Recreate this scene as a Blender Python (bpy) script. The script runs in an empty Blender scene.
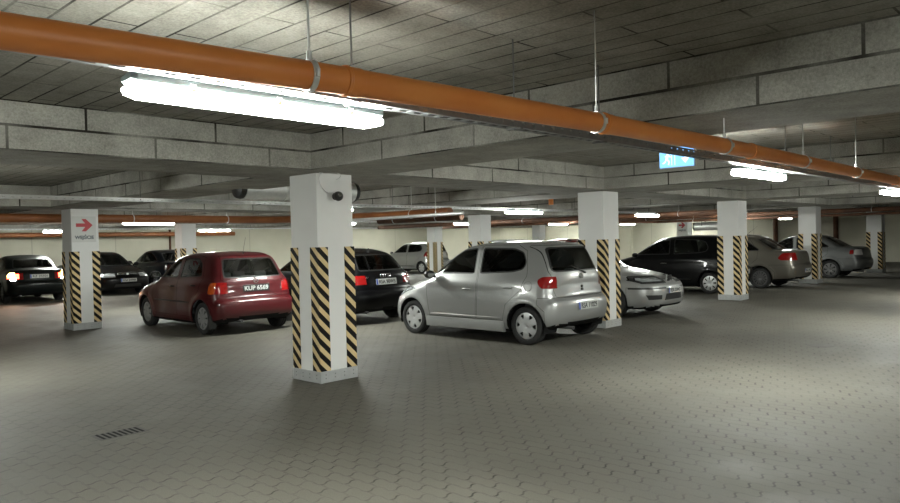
import bpy, bmesh, math, random
import numpy as np
from mathutils import Vector, Matrix
random.seed(7)
scene = bpy.context.scene
COL = scene.collection
R = math.radians

# ------------------------------------------------------------------ materials
def s2l(c):
    return tuple((x/12.92 if x <= .04045 else ((x+.055)/1.055)**2.4) for x in c)
def new_mat(name):
    m = bpy.data.materials.new(name); m.use_nodes = True
    nt = m.node_tree; b = nt.nodes['Principled BSDF']
    return m, nt, b
def plain(name, col, rough=.5, metal=0., coat=0., spec=.5, noise=0., nscale=8.):
    m, nt, b = new_mat(name)
    b.inputs['Base Color'].default_value = (*col, 1)
    b.inputs['Roughness'].default_value = rough
    b.inputs['Metallic'].default_value = metal
    b.inputs['Coat Weight'].default_value = coat
    b.inputs['Coat Roughness'].default_value = .04
    b.inputs['Specular IOR Level'].default_value = spec
    if noise:
        tc = nt.nodes.new('ShaderNodeTexCoord'); n = nt.nodes.new('ShaderNodeTexNoise')
        n.inputs['Scale'].default_value = nscale; n.inputs['Detail'].default_value = 5
        nt.links.new(tc.outputs['Object'], n.inputs['Vector'])
        mx = nt.nodes.new('ShaderNodeMix'); mx.data_type = 'RGBA'
        mx.inputs[6].default_value = (*[c*(1-noise) for c in col], 1)
        mx.inputs[7].default_value = (*[min(1, c*(1+noise)) for c in col], 1)
        nt.links.new(n.outputs['Fac'], mx.inputs[0]); nt.links.new(mx.outputs[2], b.inputs['Base Color'])
    return m
def emis(name, col, strength):
    m, nt, b = new_mat(name)
    b.inputs['Base Color'].default_value = (*col, 1)
    b.inputs['Emission Color'].default_value = (*col, 1)
    b.inputs['Emission Strength'].default_value = strength
    return m
def glass_mat(name, tint, gloss=.12):
    m = bpy.data.materials.new(name); m.use_nodes = True; nt = m.node_tree; nt.nodes.clear()
    out = nt.nodes.new('ShaderNodeOutputMaterial'); mix = nt.nodes.new('ShaderNodeMixShader')
    tr = nt.nodes.new('ShaderNodeBsdfTransparent'); gl = nt.nodes.new('ShaderNodeBsdfGlossy')
    tr.inputs['Color'].default_value = (*tint, 1); gl.inputs['Roughness'].default_value = .02
    lw = nt.nodes.new('ShaderNodeFresnel'); lw.inputs['IOR'].default_value = 1.52
    nt.links.new(lw.outputs[0], mix.inputs[0]); nt.links.new(tr.outputs[0], mix.inputs[1])
    nt.links.new(gl.outputs[0], mix.inputs[2]); nt.links.new(mix.outputs[0], out.inputs[0])
    return m

class N:   # tiny node helper
    def __init__(s, nt): s.nt = nt
    def m(s, op, a, b=None, c=None, clamp=False):
        n = s.nt.nodes.new('ShaderNodeMath'); n.operation = op; n.use_clamp = clamp
        for i, v in enumerate((a, b, c)):
            if v is None: continue
            if isinstance(v, (int, float)): n.inputs[i].default_value = v
            else: s.nt.links.new(v, n.inputs[i])
        return n.outputs[0]
    def mix(s, f, a, b):
        n = s.nt.nodes.new('ShaderNodeMix'); n.data_type = 'RGBA'
        for i, v in ((0, f), (6, a), (7, b)):
            if isinstance(v, (int, float)): n.inputs[i].default_value = v
            elif isinstance(v, tuple): n.inputs[i].default_value = (*v, 1)
            else: s.nt.links.new(v, n.inputs[i])
        return n.outputs[2]
    def noise(s, vec, scale, detail=4, rough=.55):
        n = s.nt.nodes.new('ShaderNodeTexNoise'); n.inputs['Scale'].default_value = scale
        n.inputs['Detail'].default_value = detail; n.inputs['Roughness'].default_value = rough
        s.nt.links.new(vec, n.inputs['Vector']); return n.outputs['Fac']
    def comb(s, x, y, z=0.):
        n = s.nt.nodes.new('ShaderNodeCombineXYZ')
        for i, v in enumerate((x, y, z)):
            if isinstance(v, (int, float)): n.inputs[i].default_value = v
            else: s.nt.links.new(v, n.inputs[i])
        return n.outputs[0]
    def brick(s, vec, w, h, mortar, off=.5, smooth=.1):
        n = s.nt.nodes.new('ShaderNodeTexBrick'); n.offset = off; n.offset_frequency = 2; n.squash = 1
        n.inputs['Color1'].default_value = (0, 0, 0, 1); n.inputs['Color2'].default_value = (1, 1, 1, 1)
        n.inputs['Mortar'].default_value = (.5, .5, .5, 1)
        n.inputs['Scale'].default_value = 1; n.inputs['Mortar Size'].default_value = mortar
        n.inputs['Mortar Smooth'].default_value = smooth; n.inputs['Brick Width'].default_value = w
        n.inputs['Row Height'].default_value = h
        s.nt.links.new(vec, n.inputs['Vector']); return n.outputs['Color'], n.outputs['Fac']
    def bump(s, h, strength, dist, b):
        n = s.nt.nodes.new('ShaderNodeBump'); n.inputs['Strength'].default_value = strength
        n.inputs['Distance'].default_value = dist
        s.nt.links.new(h, n.inputs['Height']); s.nt.links.new(n.outputs[0], b.inputs['Normal'])
    def pos(s):
        g = s.nt.nodes.new('ShaderNodeNewGeometry'); x = s.nt.nodes.new('ShaderNodeSeparateXYZ')
        s.nt.links.new(g.outputs['Position'], x.inputs[0])
        y = s.nt.nodes.new('ShaderNodeSeparateXYZ'); s.nt.links.new(g.outputs['True Normal'], y.inputs[0])
        return g.outputs['Position'], x.outputs, y.outputs
    def ramp(s, f, stops):
        n = s.nt.nodes.new('ShaderNodeValToRGB'); e = n.color_ramp.elements
        while len(e) < len(stops): e.new(.5)
        for el, (p, c) in zip(e, stops): el.position = p; el.color = (c, c, c, 1)
        s.nt.links.new(f, n.inputs[0]); return n.outputs[0]

def concrete_blocks(name, mode, base):
    m, nt, b = new_mat(name); n = N(nt); P, p, nn = n.pos()
    if mode == 'ceiling':
        vec = n.comb(n.m('SUBTRACT', p[1], .30), n.m('ADD', p[0], 100.12))
        col, fac = n.brick(vec, 1.17, .195, .0075, .5, .05)
    else:
        isy = n.m('GREATER_THAN', n.m('ABSOLUTE', nn[1]), .5)
        hor = n.m('ADD', n.m('MULTIPLY', isy, n.m('SUBTRACT', p[0], .54-.585)), n.m('MULTIPLY', n.m('SUBTRACT', 1, isy), n.m('ADD', p[1], -.48+.585)))
        vec = n.comb(n.m('ADD', hor, 117.), n.m('ADD', p[2], -2.339+.195*20))
        col, fac = n.brick(vec, 1.17, .195, .0105, .5, .05)
        under = n.m('GREATER_THAN', n.m('ABSOLUTE', nn[2]), .5)
        fac = n.m('MULTIPLY', fac, n.m('SUBTRACT', 1, under))
    big = n.noise(P, .7, 3); med = n.noise(P, 5., 5, .6); fine = n.noise(P, 60., 4, .8)
    jv = n.ramp(n.noise(P, 1.7, 2), [(.38, .35), (.6, 1.)])
    shade = n.m('ADD', n.m('ADD', n.m('MULTIPLY', big, .5), n.m('MULTIPLY', med, .35)), n.m('MULTIPLY', fine, .6))
    c = n.mix(n.ramp(shade, [(.56, 0), (.86, 1)]), tuple(x*.55 for x in base), tuple(min(1, x*1.32) for x in base))
    sep = nt.nodes.new('ShaderNodeSeparateColor'); nt.links.new(col, sep.inputs[0])
    c = n.mix(n.m('MULTIPLY', sep.outputs[0], .22), c, tuple(x*.6 for x in base))
    f2 = n.m('MULTIPLY', fac, jv)
    c = n.mix(f2, c, (.025, .022, .018))
    nt.links.new(c, b.inputs['Base Color']); b.inputs['Roughness'].default_value = .9
    b.inputs['Specular IOR Level'].default_value = .2
    h = n.m('SUBTRACT', n.m('MULTIPLY', fine, .12), fac)
    n.bump(h, .6, .006, b)
    return m

def floor_mat():
    m, nt, b = new_mat('paver_floor'); n = N(nt); P, p, nn = n.pos()
    # interlocking zig-zag pavers: long side along Y, rows stacked along X
    tri = lambda v, per: n.m('SUBTRACT', n.m('MULTIPLY', n.m('ABSOLUTE', n.m('SUBTRACT', n.m('FRACT', n.m('DIVIDE', v, per)), .5)), 4.), 1.)
    X = n.m('ADD', p[0], 55.0+.01); Y = n.m('ADD', p[1], 44.0-.05)
    tx = n.m('ADD', Y, n.m('MULTIPLY', n.m('SINE', n.m('MULTIPLY', X, 57.12)), .013))
    ty = n.m('ADD', X, n.m('MULTIPLY', n.m('SINE', n.m('MULTIPLY', Y, 57.12)), .004))
    colE, facE = n.brick(n.comb(tx, ty), .22, .11, .0085, .5, .2)
    big = n.noise(P, .35, 3); med = n.noise(P, 2.2, 5, .65); fine = n.noise(P, 140., 2, .7)
    rowd = n.m('FRACT', n.m('DIVIDE', ty, .11))
    isrow = n.m('LESS_THAN', n.m('MINIMUM', rowd, n.m('SUBTRACT', 1, rowd)), .06)
    vis = n.ramp(n.noise(P, 1.1, 4, .7), [(.34, .30), (.60, 1.)])
    vis2 = n.ramp(n.noise(P, 7.0, 2, .7), [(.32, .4), (.55, 1.)])
    amt = n.m('MULTIPLY', n.m('MULTIPLY', facE, n.m('MULTIPLY', vis, vis2)), n.m('SUBTRACT', 1, n.m('MULTIPLY', isrow, .78)))
    base = n.mix(n.ramp(n.m('ADD', n.m('MULTIPLY', big, .6), n.m('MULTIPLY', med, .4)), [(.36, 0), (.64, 1)]), (.058, .054, .043), (.108, .101, .082))
    sep = nt.nodes.new('ShaderNodeSeparateColor'); nt.links.new(colE, sep.inputs[0])
    base = n.mix(n.m('MULTIPLY', sep.outputs[0], .16), base, (.055, .052, .044))
    base = n.mix(n.m('MULTIPLY', n.ramp(fine, [(.35, 0), (.7, 1)]), .35), base, (.17, .16, .135))
    # tyre tracks worn along the aisle and dark oil drips
    st = nt.nodes.new('ShaderNodeTexVoronoi'); st.inputs['Scale'].default_value = 1.3; nt.links.new(P, st.inputs['Vector'])
    drip = n.m('MULTIPLY', n.m('LESS_THAN', st.outputs['Distance'], .045), .5)
    base = n.mix(drip, base, (.06, .055, .05))
    c = n.mix(n.m('MULTIPLY', amt, .95), base, (.018, .016, .013))
    nt.links.new(c, b.inputs['Base Color'])
    nt.links.new(n.ramp(med, [(.3, .60), (.7, .78)]), b.inputs['Roughness'])
    b.inputs['Specular IOR Level'].default_value = .35
    n.bump(n.m('SUBTRACT', n.m('MULTIPLY', fine, .1), amt), .5, .004, b)
    return m

def wall_mat():
    m, nt, b = new_mat('cream_wall_paint'); n = N(nt); P, p, nn = n.pos()
    big = n.noise(P, .5, 4)
    isy = n.m('GREATER_THAN', n.m('ABSOLUTE', nn[1]), .5)
    hor = n.m('ADD', n.m('MULTIPLY', isy, p[0]), n.m('MULTIPLY', n.m('SUBTRACT', 1, isy), p[1]))
    fr = n.m('FRACT', n.m('DIVIDE', n.m('ADD', hor, 50), 3.1))
    seam = n.m('LESS_THAN', fr, .012)
    c = n.mix(n.ramp(big, [(.3, 0), (.7, 1)]), (.52, .50, .40), (.64, .62, .51))
    c = n.mix(n.m('MULTIPLY', seam, .5), c, (.3, .28, .22))
    nt.links.new(c, b.inputs['Base Color']); b.inputs['Roughness'].default_value = .8
    return m

def stripe_mat():
    m, nt, b = new_mat('warning_stripes'); n = N(nt)
    tc = nt.nodes.new('ShaderNodeTexCoord'); s = nt.nodes.new('ShaderNodeSeparateXYZ')
    nt.links.new(tc.outputs['Object'], s.inputs[0]); o = s.outputs
    ph = n.m('ADD', n.m('ADD', o[2], n.m('MULTIPLY', o[0], .95)), n.m('MULTIPLY', o[1], -.95))
    f = n.m('LESS_THAN', n.m('FRACT', n.m('DIVIDE', n.m('ADD', ph, 10.0), .147)), .52)
    nz = n.noise(tc.outputs['Object'], 6., 4)
    y = n.mix(nz, (.55, .40, .19), (.72, .57, .33))
    c = n.mix(f, y, (.006, .005, .005))
    nt.links.new(c, b.inputs['Base Color']); b.inputs['Roughness'].default_value = .6; b.inputs['Specular IOR Level'].default_value = .15
    return m

def pipe_mat(name, a, bb, rough=.42):
    m, nt, b = new_mat(name); n = N(nt); P, p, nn = n.pos()
    c = n.mix(n.ramp(n.noise(P, 2.5, 4), [(.3, 0), (.7, 1)]), a, bb)
    nt.links.new(c, b.inputs['Base Color']); b.inputs['Roughness'].default_value = rough
    return m

M = {}
M['ceiling'] = concrete_blocks('ceiling_blocks', 'ceiling', (.30, .285, .25))
M['beam'] = concrete_blocks('beam_blocks', 'beam', (.37, .36, .325))
M['floor'] = floor_mat(); M['wall'] = wall_mat(); M['stripe'] = stripe_mat()
M['pillar'] = plain('pillar_paint', (.72, .72, .71), .75, noise=.05, nscale=3)
M['plinth'] = plain('plinth_metal', (.40, .41, .41), .55, .2, noise=.15, nscale=14)
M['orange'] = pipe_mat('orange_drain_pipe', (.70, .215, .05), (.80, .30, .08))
M['orange_far'] = pipe_mat('dark_orange_pipe', (.22, .075, .025), (.34, .125, .04), .5)  # darker, browner orange than the near pipe
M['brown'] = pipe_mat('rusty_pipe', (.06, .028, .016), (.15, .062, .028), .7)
M['galv'] = plain('galvanised_steel', (.72, .73, .73), .42, .6, noise=.15, nscale=20)
M['traygalv'] = plain('tray_steel', (.30, .31, .31), .45, .7, noise=.2, nscale=20)  # near tray's steel, its dark reflections put into a darker base colour
M['darkgalv'] = plain('dark_steel', (.16, .16, .16), .5, .6)
M['lamp'] = emis('lamp_diffuser', (.96, 1., .93), 17.)
M['lamphouse'] = plain('lamp_housing', (.10, .125, .125), .5)
M['black'] = plain('black_plastic', (.012, .012, .012), .45)
M['rubber'] = plain('tyre_rubber', (.018, .018, .018), .8, noise=.3)
M['trimgap'] = plain('panel_shadow_gap', (.01, .01, .01), .9, spec=.1)
M['white'] = plain('white_plastic', (.60, .60, .58), .5)
M['red'] = plain('red_print', (.45, .035, .045), .5)
M['ink'] = plain('grey_print', (.10, .12, .14), .6)
M['glass'] = glass_mat('car_glass', (.34, .38, .36))
M['glassdark'] = glass_mat('tinted_car_glass', (.10, .11, .11))
M['chrome'] = plain('chrome', (.75, .76, .77), .12, 1.)
M['alloy'] = plain('alloy_silver', (.62, .63, .64), .35, .6)
M['hub_dark'] = plain('dull_wheel_cover', (.16, .16, .16), .4, .5)
M['headlight'] = plain('headlight_glass', (.62, .66, .68), .08, .6, 1.)
M['tail_dim'] = plain('tail_light_dim', (.02, .001, .001), .2)
M['tail_red'] = plain('tail_light_red', (.22, .006, .006), .12, 0, 1.)
M['tail_orange'] = plain('tail_light_orange', (.50, .085, .015), .15, 0, 1.)
M['tail_clear'] = plain('tail_light_clear', (.65, .62, .60), .15, 0, 1.)
M['interior'] = plain('interior_grey', (.045, .045, .05), .85)
M['seatcloth'] = plain('seat_cloth', (.07, .07, .075), .9, noise=.2, nscale=30)
M['plate_white'] = plain('number_plate_white', (.40, .41, .39), .4)
M['plate_black'] = plain('number_plate_black', (.01, .01, .01), .4)
M['plate_blue'] = plain('number_plate_blue', (.02, .06, .35), .4)
M['lit_orange'] = emis('lit_indicator', (1., .38, .06), 5.)
M['lit_white'] = emis('lit_reversing_lamp', (1., .80, .62), 16.)
M['lit_red'] = emis('lit_brake_lamp', (1., .06, .03), 1.2)
M['exit_blue'] = emis('exit_sign_blue', (.20, .50, 1.), .11)
M['exit_white'] = emis('exit_sign_white', (.80, .92, 1.), .10)
def paint(name, col, metal=.0, rough=.35, coat=1., spec=.5):
    return plain('paint_'+name, col, rough, metal, coat, spec)

# ------------------------------------------------------------------ mesh helpers
def link(name, me, mat=None, parent=None, loc=None, rot=None):
    o = bpy.data.objects.new(name, me); COL.objects.link(o)
    if mat is not None:
        for mm in (mat if isinstance(mat, (list, tuple)) else [mat]): me.materials.append(mm)
    if parent is not None: o.parent = parent
    if loc is not None: o.location = loc
    if rot is not None: o.rotation_euler = rot
    return o
def bmobj(name, bm, mat, parent=None, smooth=False, loc=None, rot=None):
    me = bpy.data.meshes.new(name); bm.normal_update(); bm.to_mesh(me); bm.free()
    if smooth:
        me.shade_smooth()
        try: me.set_sharp_from_angle(angle=R(35))
        except Exception: pass
    return link(name, me, mat, parent, loc, rot)
def box(bm, a, b, bev=0., mi=0):
    x0, y0, z0 = a; x1, y1, z1 = b
    r = bmesh.ops.create_cube(bm, size=1)
    vs = r['verts']
    for v in vs:
        v.co = Vector((x0+(v.co.x+.5)*(x1-x0), y0+(v.co.y+.5)*(y1-y0), z0+(v.co.z+.5)*(z1-z0)))
    fs = set(f for v in vs for f in v.link_faces)
    for f in fs: f.material_index = mi
    if bev > 0:
        es = list(set(e for v in vs for e in v.link_edges))
        bmesh.ops.bevel(bm, geom=es, offset=bev, segments=2, affect='EDGES', profile=.5)
    return vs
def tube(bm, pts, rad, seg=16, mi=0, cap=True, closed=False):
    pts = [Vector(p) for p in pts]; rings = []; n = len(pts)
    rr = rad if isinstance(rad, (list, tuple)) else [rad]*n
    prev = None
    for i, p in enumerate(pts):
        if closed: t = pts[(i+1) % n]-pts[i-1]
        else: t = (pts[min(i+1, n-1)]-pts[max(i-1, 0)])
        if t.length < 1e-9: t = Vector((0, 0, 1))
        t.normalize()
        if prev is None:
            a = Vector((0, 0, 1)) if abs(t.z) < .9 else Vector((1, 0, 0))
            u = t.cross(a).normalized()
        else:
            u = (prev - t*prev.dot(t))
            u = u.normalized() if u.length > 1e-6 else prev
        prev = u; v = t.cross(u)
        rings.append([bm.verts.new(p+rr[i]*(math.cos(2*math.pi*k/seg)*u+math.sin(2*math.pi*k/seg)*v)) for k in range(seg)])
    for i in range(n if closed else n-1):
        A, B = rings[i], rings[(i+1) % n]
        for k in range(seg):
            f = bm.faces.new((A[k], A[(k+1) % seg], B[(k+1) % seg], B[k])); f.material_index = mi
    if cap and not closed:
        f = bm.faces.new(rings[0][::-1]); f.material_index = mi
        f = bm.faces.new(rings[-1]); f.material_index = mi
def lathe(bm, prof, seg=32, axis='y', mi=0, centre=(0, 0, 0)):
    c = Vector(centre); rings = []
    for r, h in prof:
        ring = []
        for k in range(seg):
            a = 2*math.pi*k/seg
            if axis == 'y': p = Vector((r*math.cos(a), h, r*math.sin(a)))
            elif axis == 'z': p = Vector((r*math.cos(a), r*math.sin(a), h))
            else: p = Vector((h, r*math.cos(a), r*math.sin(a)))
            ring.append(bm.verts.new(c+p))
        rings.append(ring)
    for A, B in zip(rings, rings[1:]):
        for k in range(seg):
            f = bm.faces.new((A[k], A[(k+1) % seg], B[(k+1) % seg], B[k])); f.material_index = mi
def prism(bm, poly, d0, d1, axis='y', mi=0):
    """extrude a 2D polygon (a,b) between depth d0 and d1 along axis"""
    def P(a, b, d): return {'y': (a, d, b), 'x': (d, a, b), 'z': (a, b, d)}[axis]
    A = [bm.verts.new(P(a, b, d0)) for a, b in poly]; B = [bm.verts.new(P(a, b, d1)) for a, b in poly]
    fs = [bm.faces.new(A[::-1]), bm.faces.new(B)]
    n = len(poly)
    for i in range(n): fs.append(bm.faces.new((A[i], A[(i+1) % n], B[(i+1) % n], B[i])))
    for f in fs: f.material_index = mi
    bmesh.ops.recalc_face_normals(bm, faces=fs)
def text_mesh(txt, size, ext=.0015, width=None, height=None, bold=0.):
    cu = bpy.data.curves.new('txt', 'FONT'); cu.body = txt; cu.size = size; cu.extrude = ext
    cu.offset = bold; cu.align_x = 'CENTER'; cu.align_y = 'CENTER'
    o = bpy.data.objects.new('txt', cu); COL.objects.link(o)
    dg = bpy.context.evaluated_depsgraph_get(); dg.update()
    me = bpy.data.meshes.new_from_object(o.evaluated_get(dg))
    bpy.data.objects.remove(o); 
    vs = [v.co for v in me.vertices]
    x0, x1 = min(v.x for v in vs), max(v.x for v in vs); y0, y1 = min(v.y for v in vs), max(v.y for v in vs)
    sx = width/(x1-x0) if width else 1; sy = height/(y1-y0) if height else (sx if width else 1)
    for v in me.vertices:
        v.co.x = (v.co.x-(x0+x1)/2)*sx; v.co.y = (v.co.y-(y0+y1)/2)*sy
    return me
def empty(name, loc, rz=0.):
    o = bpy.data.objects.new(name, None); COL.objects.link(o); o.location = loc; o.rotation_euler = (0, 0, rz)
    o.empty_display_size = .3
    return o
def tag(o, label, cat, group=None):
    o['label'] = label; o['category'] = cat
    if group: o['group'] = group
    return o
def struct(o): o['kind'] = 'structure'; return o

# ------------------------------------------------------------------ the setting
HT, HC = 2.339, 2.73
X0, X1, Y0, Y1 = -8.0, 40.8, -7.0, 30.2
bm = bmesh.new(); box(bm, (X0-.2, Y0-.2, -.15), (X1+.2, Y1+.2, 0)); struct(bmobj('floor', bm, M['floor']))
bm = bmesh.new(); box(bm, (X0-.2, Y0-.2, HC), (X1+.2, Y1+.2, HC+.2)); struct(bmobj('ceiling', bm, M['ceiling']))
for nm, a, b in (('wall_north', (X0, Y1, 0), (X1, Y1+.2, HC)), ('wall_south', (X0, Y0-.2, 0), (X1, Y0, HC)),
                 ('wall_east', (X1, Y0, 0), (X1+.2, Y1, HC)), ('wall_west', (X0-.2, Y0, 0), (X0, Y1, HC))):
    bm = bmesh.new(); box(bm, a, b); struct(bmobj(nm, bm, M['wall']))
# shallow wall pilasters
for i, (a, b) in enumerate([((14.6, Y1-.18, 0), (15.3, Y1, HC)), ((X1-.25, 22.6, 0), (X1, 23.1, HC))]):
    bm = bmesh.new(); box(bm, a, b); struct(bmobj('trim_%d' % (i+1), bm, M['wall']))
# the waffle of block beams
cols = [(-7.6, -6.6), (-1.35, -.35), (4.556, 5.55), (10.45, 11.85), (16.58, 17.52), (23.15, 24.1), (30.2, 31.9), (36.6, 37.5)]
rows = [(-1.9, -1.0), (6.296, 7.36), (14.3, 15.25), (22.68, 23.62), (29.7, Y1)]
def top_z(x, y):
    return HT if any(a-.01 < x < b_+.01 for a, b_ in cols) or any(a-.01 < y < b_+.01 for a, b_ in rows) else HC
for (a, b) in rows:
    bm = bmesh.new(); box(bm, (X0, a, HT), (X1, b, HC)); o = struct(bmobj('beam', bm, M['beam']))
ys = [Y0]+[v for r in rows for v in r]
for (a, b) in cols:
    for k in range(0, len(ys)-1, 2):
        if ys[k+1]-ys[k] < .05: continue
        bm = bmesh.new(); box(bm, (a, ys[k], HT), (b, ys[k+1], HC)); struct(bmobj('beam', bm, M['beam']))

# ------------------------------------------------------------------ pillars
PA = .504
def make_pillar():
    t = empty('pillar', (0, 0, 0))
    bm = bmesh.new(); box(bm, (0, 0, 0), (PA, PA, HT), .006); bmobj('shaft', bm, M['pillar'], t)
    bm = bmesh.new()
    box(bm, (-.012, -.012, 0), (PA+.012, PA+.012, .13), .004)
    for q in (.06, .19, .32, .45):
        for dz in (.05, .09):
            tube(bm, [(q, -.016, dz), (q, -.010, dz)], .006, 8, 1); tube(bm, [(-.016, q, dz), (-.010, q, dz)], .006, 8, 1)
    bmobj('plinth', bm, [M['plinth'], M['darkgalv']], t)
    w, th = .135, .008
    for (cx, cy, sx, sy) in ((0, 0, 1, 1), (PA, 0, -1, 1), (0, PA, 1, -1), (PA, PA, -1, -1)):
        bm = bmesh.new()
        L = [(-th*sx, -th*sy), (w*sx, -th*sy), (w*sx, 0), (0, 0), (0, w*sy), (-th*sx, w*sy)]
        prism(bm, L, .13, 1.515, 'z')
        bmobj('corner_guard', bm, M['stripe'], t, loc=(cx, cy, 0))
    return t
def copy_tree(o, parent=None):
    c = o.copy(); COL.objects.link(c); c.parent = parent
    for ch in list(o.children): copy_tree(ch, c)
    return c
pill = [
 (4.77, 6.51, 'nearest white pillar with black and cream hazard stripes and a black camera, between the red and silver hatchbacks'),
 (10.67, 6.46, 'white pillar with hazard stripes standing just behind the silver hatchback, partly hiding its right bumper'),
 (16.80, 6.57, 'white striped pillar between the black hatchback and the beige saloon'),
 (23.37, 6.81, 'white striped pillar in front of the silver saloon, just right of the beige saloon\'s boot'),
 (30.31, 6.58, 'rightmost and farthest white striped pillar of the front row, right of the silver saloon'),
 (5.03, 14.71, 'white striped pillar at left carrying the large entrance sign with a red arrow'),
 (11.28, 22.91, 'white striped pillar rising behind the roof of the red hatchback'),
 (16.81, 14.53, 'white striped pillar rising right behind the roof of the silver hatchback'),
 (23.3, 22.9, 'slim distant striped pillar beside the far silver hatchback'),
 (31.2, 14.53, 'distant white pillar with a small red arrow sign above the black hatchback'),
 (31.35, 22.9, 'distant plain looking pillar above the dark red roof'),
 (10.95, 14.6, 'pillar hidden behind the nearest pillar'),
 (23.4, 14.53, 'pillar hidden behind the pillar by the silver hatchback'),
 (16.8, 22.9, 'pillar hidden behind the nearest striped pillar, farther back'),
]
p0 = make_pillar()
for i, (x, y, lb) in enumerate(pill):
    o = p0 if i == 0 else copy_tree(p0)
    o.location = (x, y, 0); tag(o, lb, 'pillar', 'striped concrete pillars')

# ------------------------------------------------------------------ lamps
def make_lamp():
    t = empty('fluorescent_lamp', (0, 0, 0)); L, W = 1.27, .15
    def ring(x, w, z0, z1, k=10):
        return x, w, z0, z1
    # housing: shallow tapered tray, wider at the bottom
    bm = bmesh.new(); pts = []
    def loft(bm, secs, n=24):
        prev = None; first = None
        for (x, hw, zc, hz) in secs:
            rg = []
            for k in range(n):
                a = 2*math.pi*k/n; c, s = math.cos(a), math.sin(a)
                e = .55
                rg.append(bm.verts.new((x, hw*math.copysign(abs(c)**e, c), zc+hz*math.copysign(abs(s)**e, s))))
            if prev:
                for k in range(n): bm.faces.new((prev[k], prev[(k+1) % n], rg[(k+1) % n], rg[k]))
            else: first = rg
            prev = rg
        bm.faces.new(first[::-1]); bm.faces.new(prev)
    hs = [(-L/2+.0, .045, .035, .010), (-L/2+.02, .065, .036, .026), (-L/2+.07, .072, .036, .032), (L/2-.07, .072, .036, .032), (L/2-.02, .065, .036, .026), (L/2, .045, .035, .010)]
    loft(bm, hs); bmobj('housing', bm, M['lamphouse'], t, True)
    bm = bmesh.new()
    ds = [(-L/2-.005, .030, -.008, .008), (-L/2+.012, .055, -.009, .017), (-L/2+.06, .072, -.011, .026), (L/2-.06, .072, -.011, .026), (L/2-.012, .055, -.009, .017), (L/2+.005, .030, -.008, .008)]
    loft(bm, ds); bmobj('diffuser', bm, M['lamp'], t, True)
    for s in (-.4, 0, .4):
        for q in (-.076, .076):
            bm = bmesh.new(); box(bm, (s-.012, q-.004, -.004), (s+.012, q+.004, .03)); bmobj('clip', bm, M['galv'], t)
    for s in (-.42, .42):
        bm = bmesh.new(); prism(bm, [(-.03, .060), (-.03, .068), (-.097, .068), (-.097, .040), (-.103, .040), (-.103, .076), (.03, .076), (.03, .060)], s-.012, s+.012, 'x'); bmobj('bracket', bm, M['galv'], t)
    return t
LZ = 2.168
lamps = []
names = {
 (0, 0): 'huge bright fluorescent lamp nearest the camera, under the orange pipe',
 (1, 0): 'fluorescent lamp right of the blue exit sign, below the orange pipe',
 (2, 0): 'fluorescent lamp at the right edge of the picture below the orange pipe',
 (1, 1): 'lamp mostly hidden behind the nearest pillar, a white end peeping out at its left',
 (2, 1): 'fluorescent lamp hanging above the roof of the silver hatchback',
 (3, 1): 'fluorescent lamp just right of the pillar behind the silver hatchback, above the silver car front',
 (5, 1): 'small lamp end left of the pillar by the silver saloon, above the beige saloon',
 (4, 2): 'small distant lamp left of the second front pillar, above the dark red roof',
 (5, 2): 'small distant lamp end just right of the second front pillar',
 (2, 2): 'lamp behind the nearest pillar, over the bend of the orange pipe',
 (3, 3): 'far lamp behind the nearest pillar, by the back wall',
 (4, 1): 'lamp behind the third front pillar, over the black hatchback',
 (1, 2): 'bright fluorescent lamp just right of the pillar with the large entrance sign',
 (3, 2): 'fluorescent lamp just left of the pillar behind the silver hatchback roof',
 (1, 3): 'small fluorescent lamp just left of the pillar with the large entrance sign',
 (2, 3): 'fluorescent lamp above the roof of the red hatchback',
}
l0 = make_lamp()
k0 = 0
LROWS = [2.775, 10.3, 17.7, 25.5, -4.7]  # last row: unseen lamps added behind the camera to brighten the foreground
for i in range(-1, 7):
    for j, y in enumerate(LROWS):
        if j in (0, 4) and i > 3: continue
        if i == -1 and j != 4: continue
        if j == 4 and i > 0: continue
        x = 1.16+5.9*i+.635
        if (i, j) in ((0, 2), (0, 3), (4, 3), (5, 3), (6, 3), (6, 2), (6, 1)): continue
        o = l0 if k0 == 0 else copy_tree(l0); k0 += 1
        x += [0, 0, .18, .28, 0][j]+(.55 if (i, j) == (1, 3) else 0)
        o.location = (x-.55, y-.35, LZ) if (i, j) == (2, 1) else (x, y, LZ)
        tag(o, names.get((i, j), 'fluorescent lamp of the ceiling rows, lamp %s of the %s row counted from the left' % (['zero', 'first', 'second', 'third', 'fourth', 'fifth', 'sixth', 'seventh'][i+1], ['nearest', 'second', 'third', 'farthest', 'added'][j])), 'lamp', 'fluorescent lamps')

for lx, ly, nm in ((25.4, 26.6, 'left'), (32.5, 26.6, 'middle'), (38.6, 26.6, 'right'), (38.9, 18.6, 'side')):  # unseen lamps added above the beam line to brighten the back walls
    o = copy_tree(l0); o.location = (lx, ly, HC-.078)
    tag(o, 'slim unseen lamp added at the ceiling to brighten the back walls, the %s one' % nm, 'lamp', 'fluorescent lamps')
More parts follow.
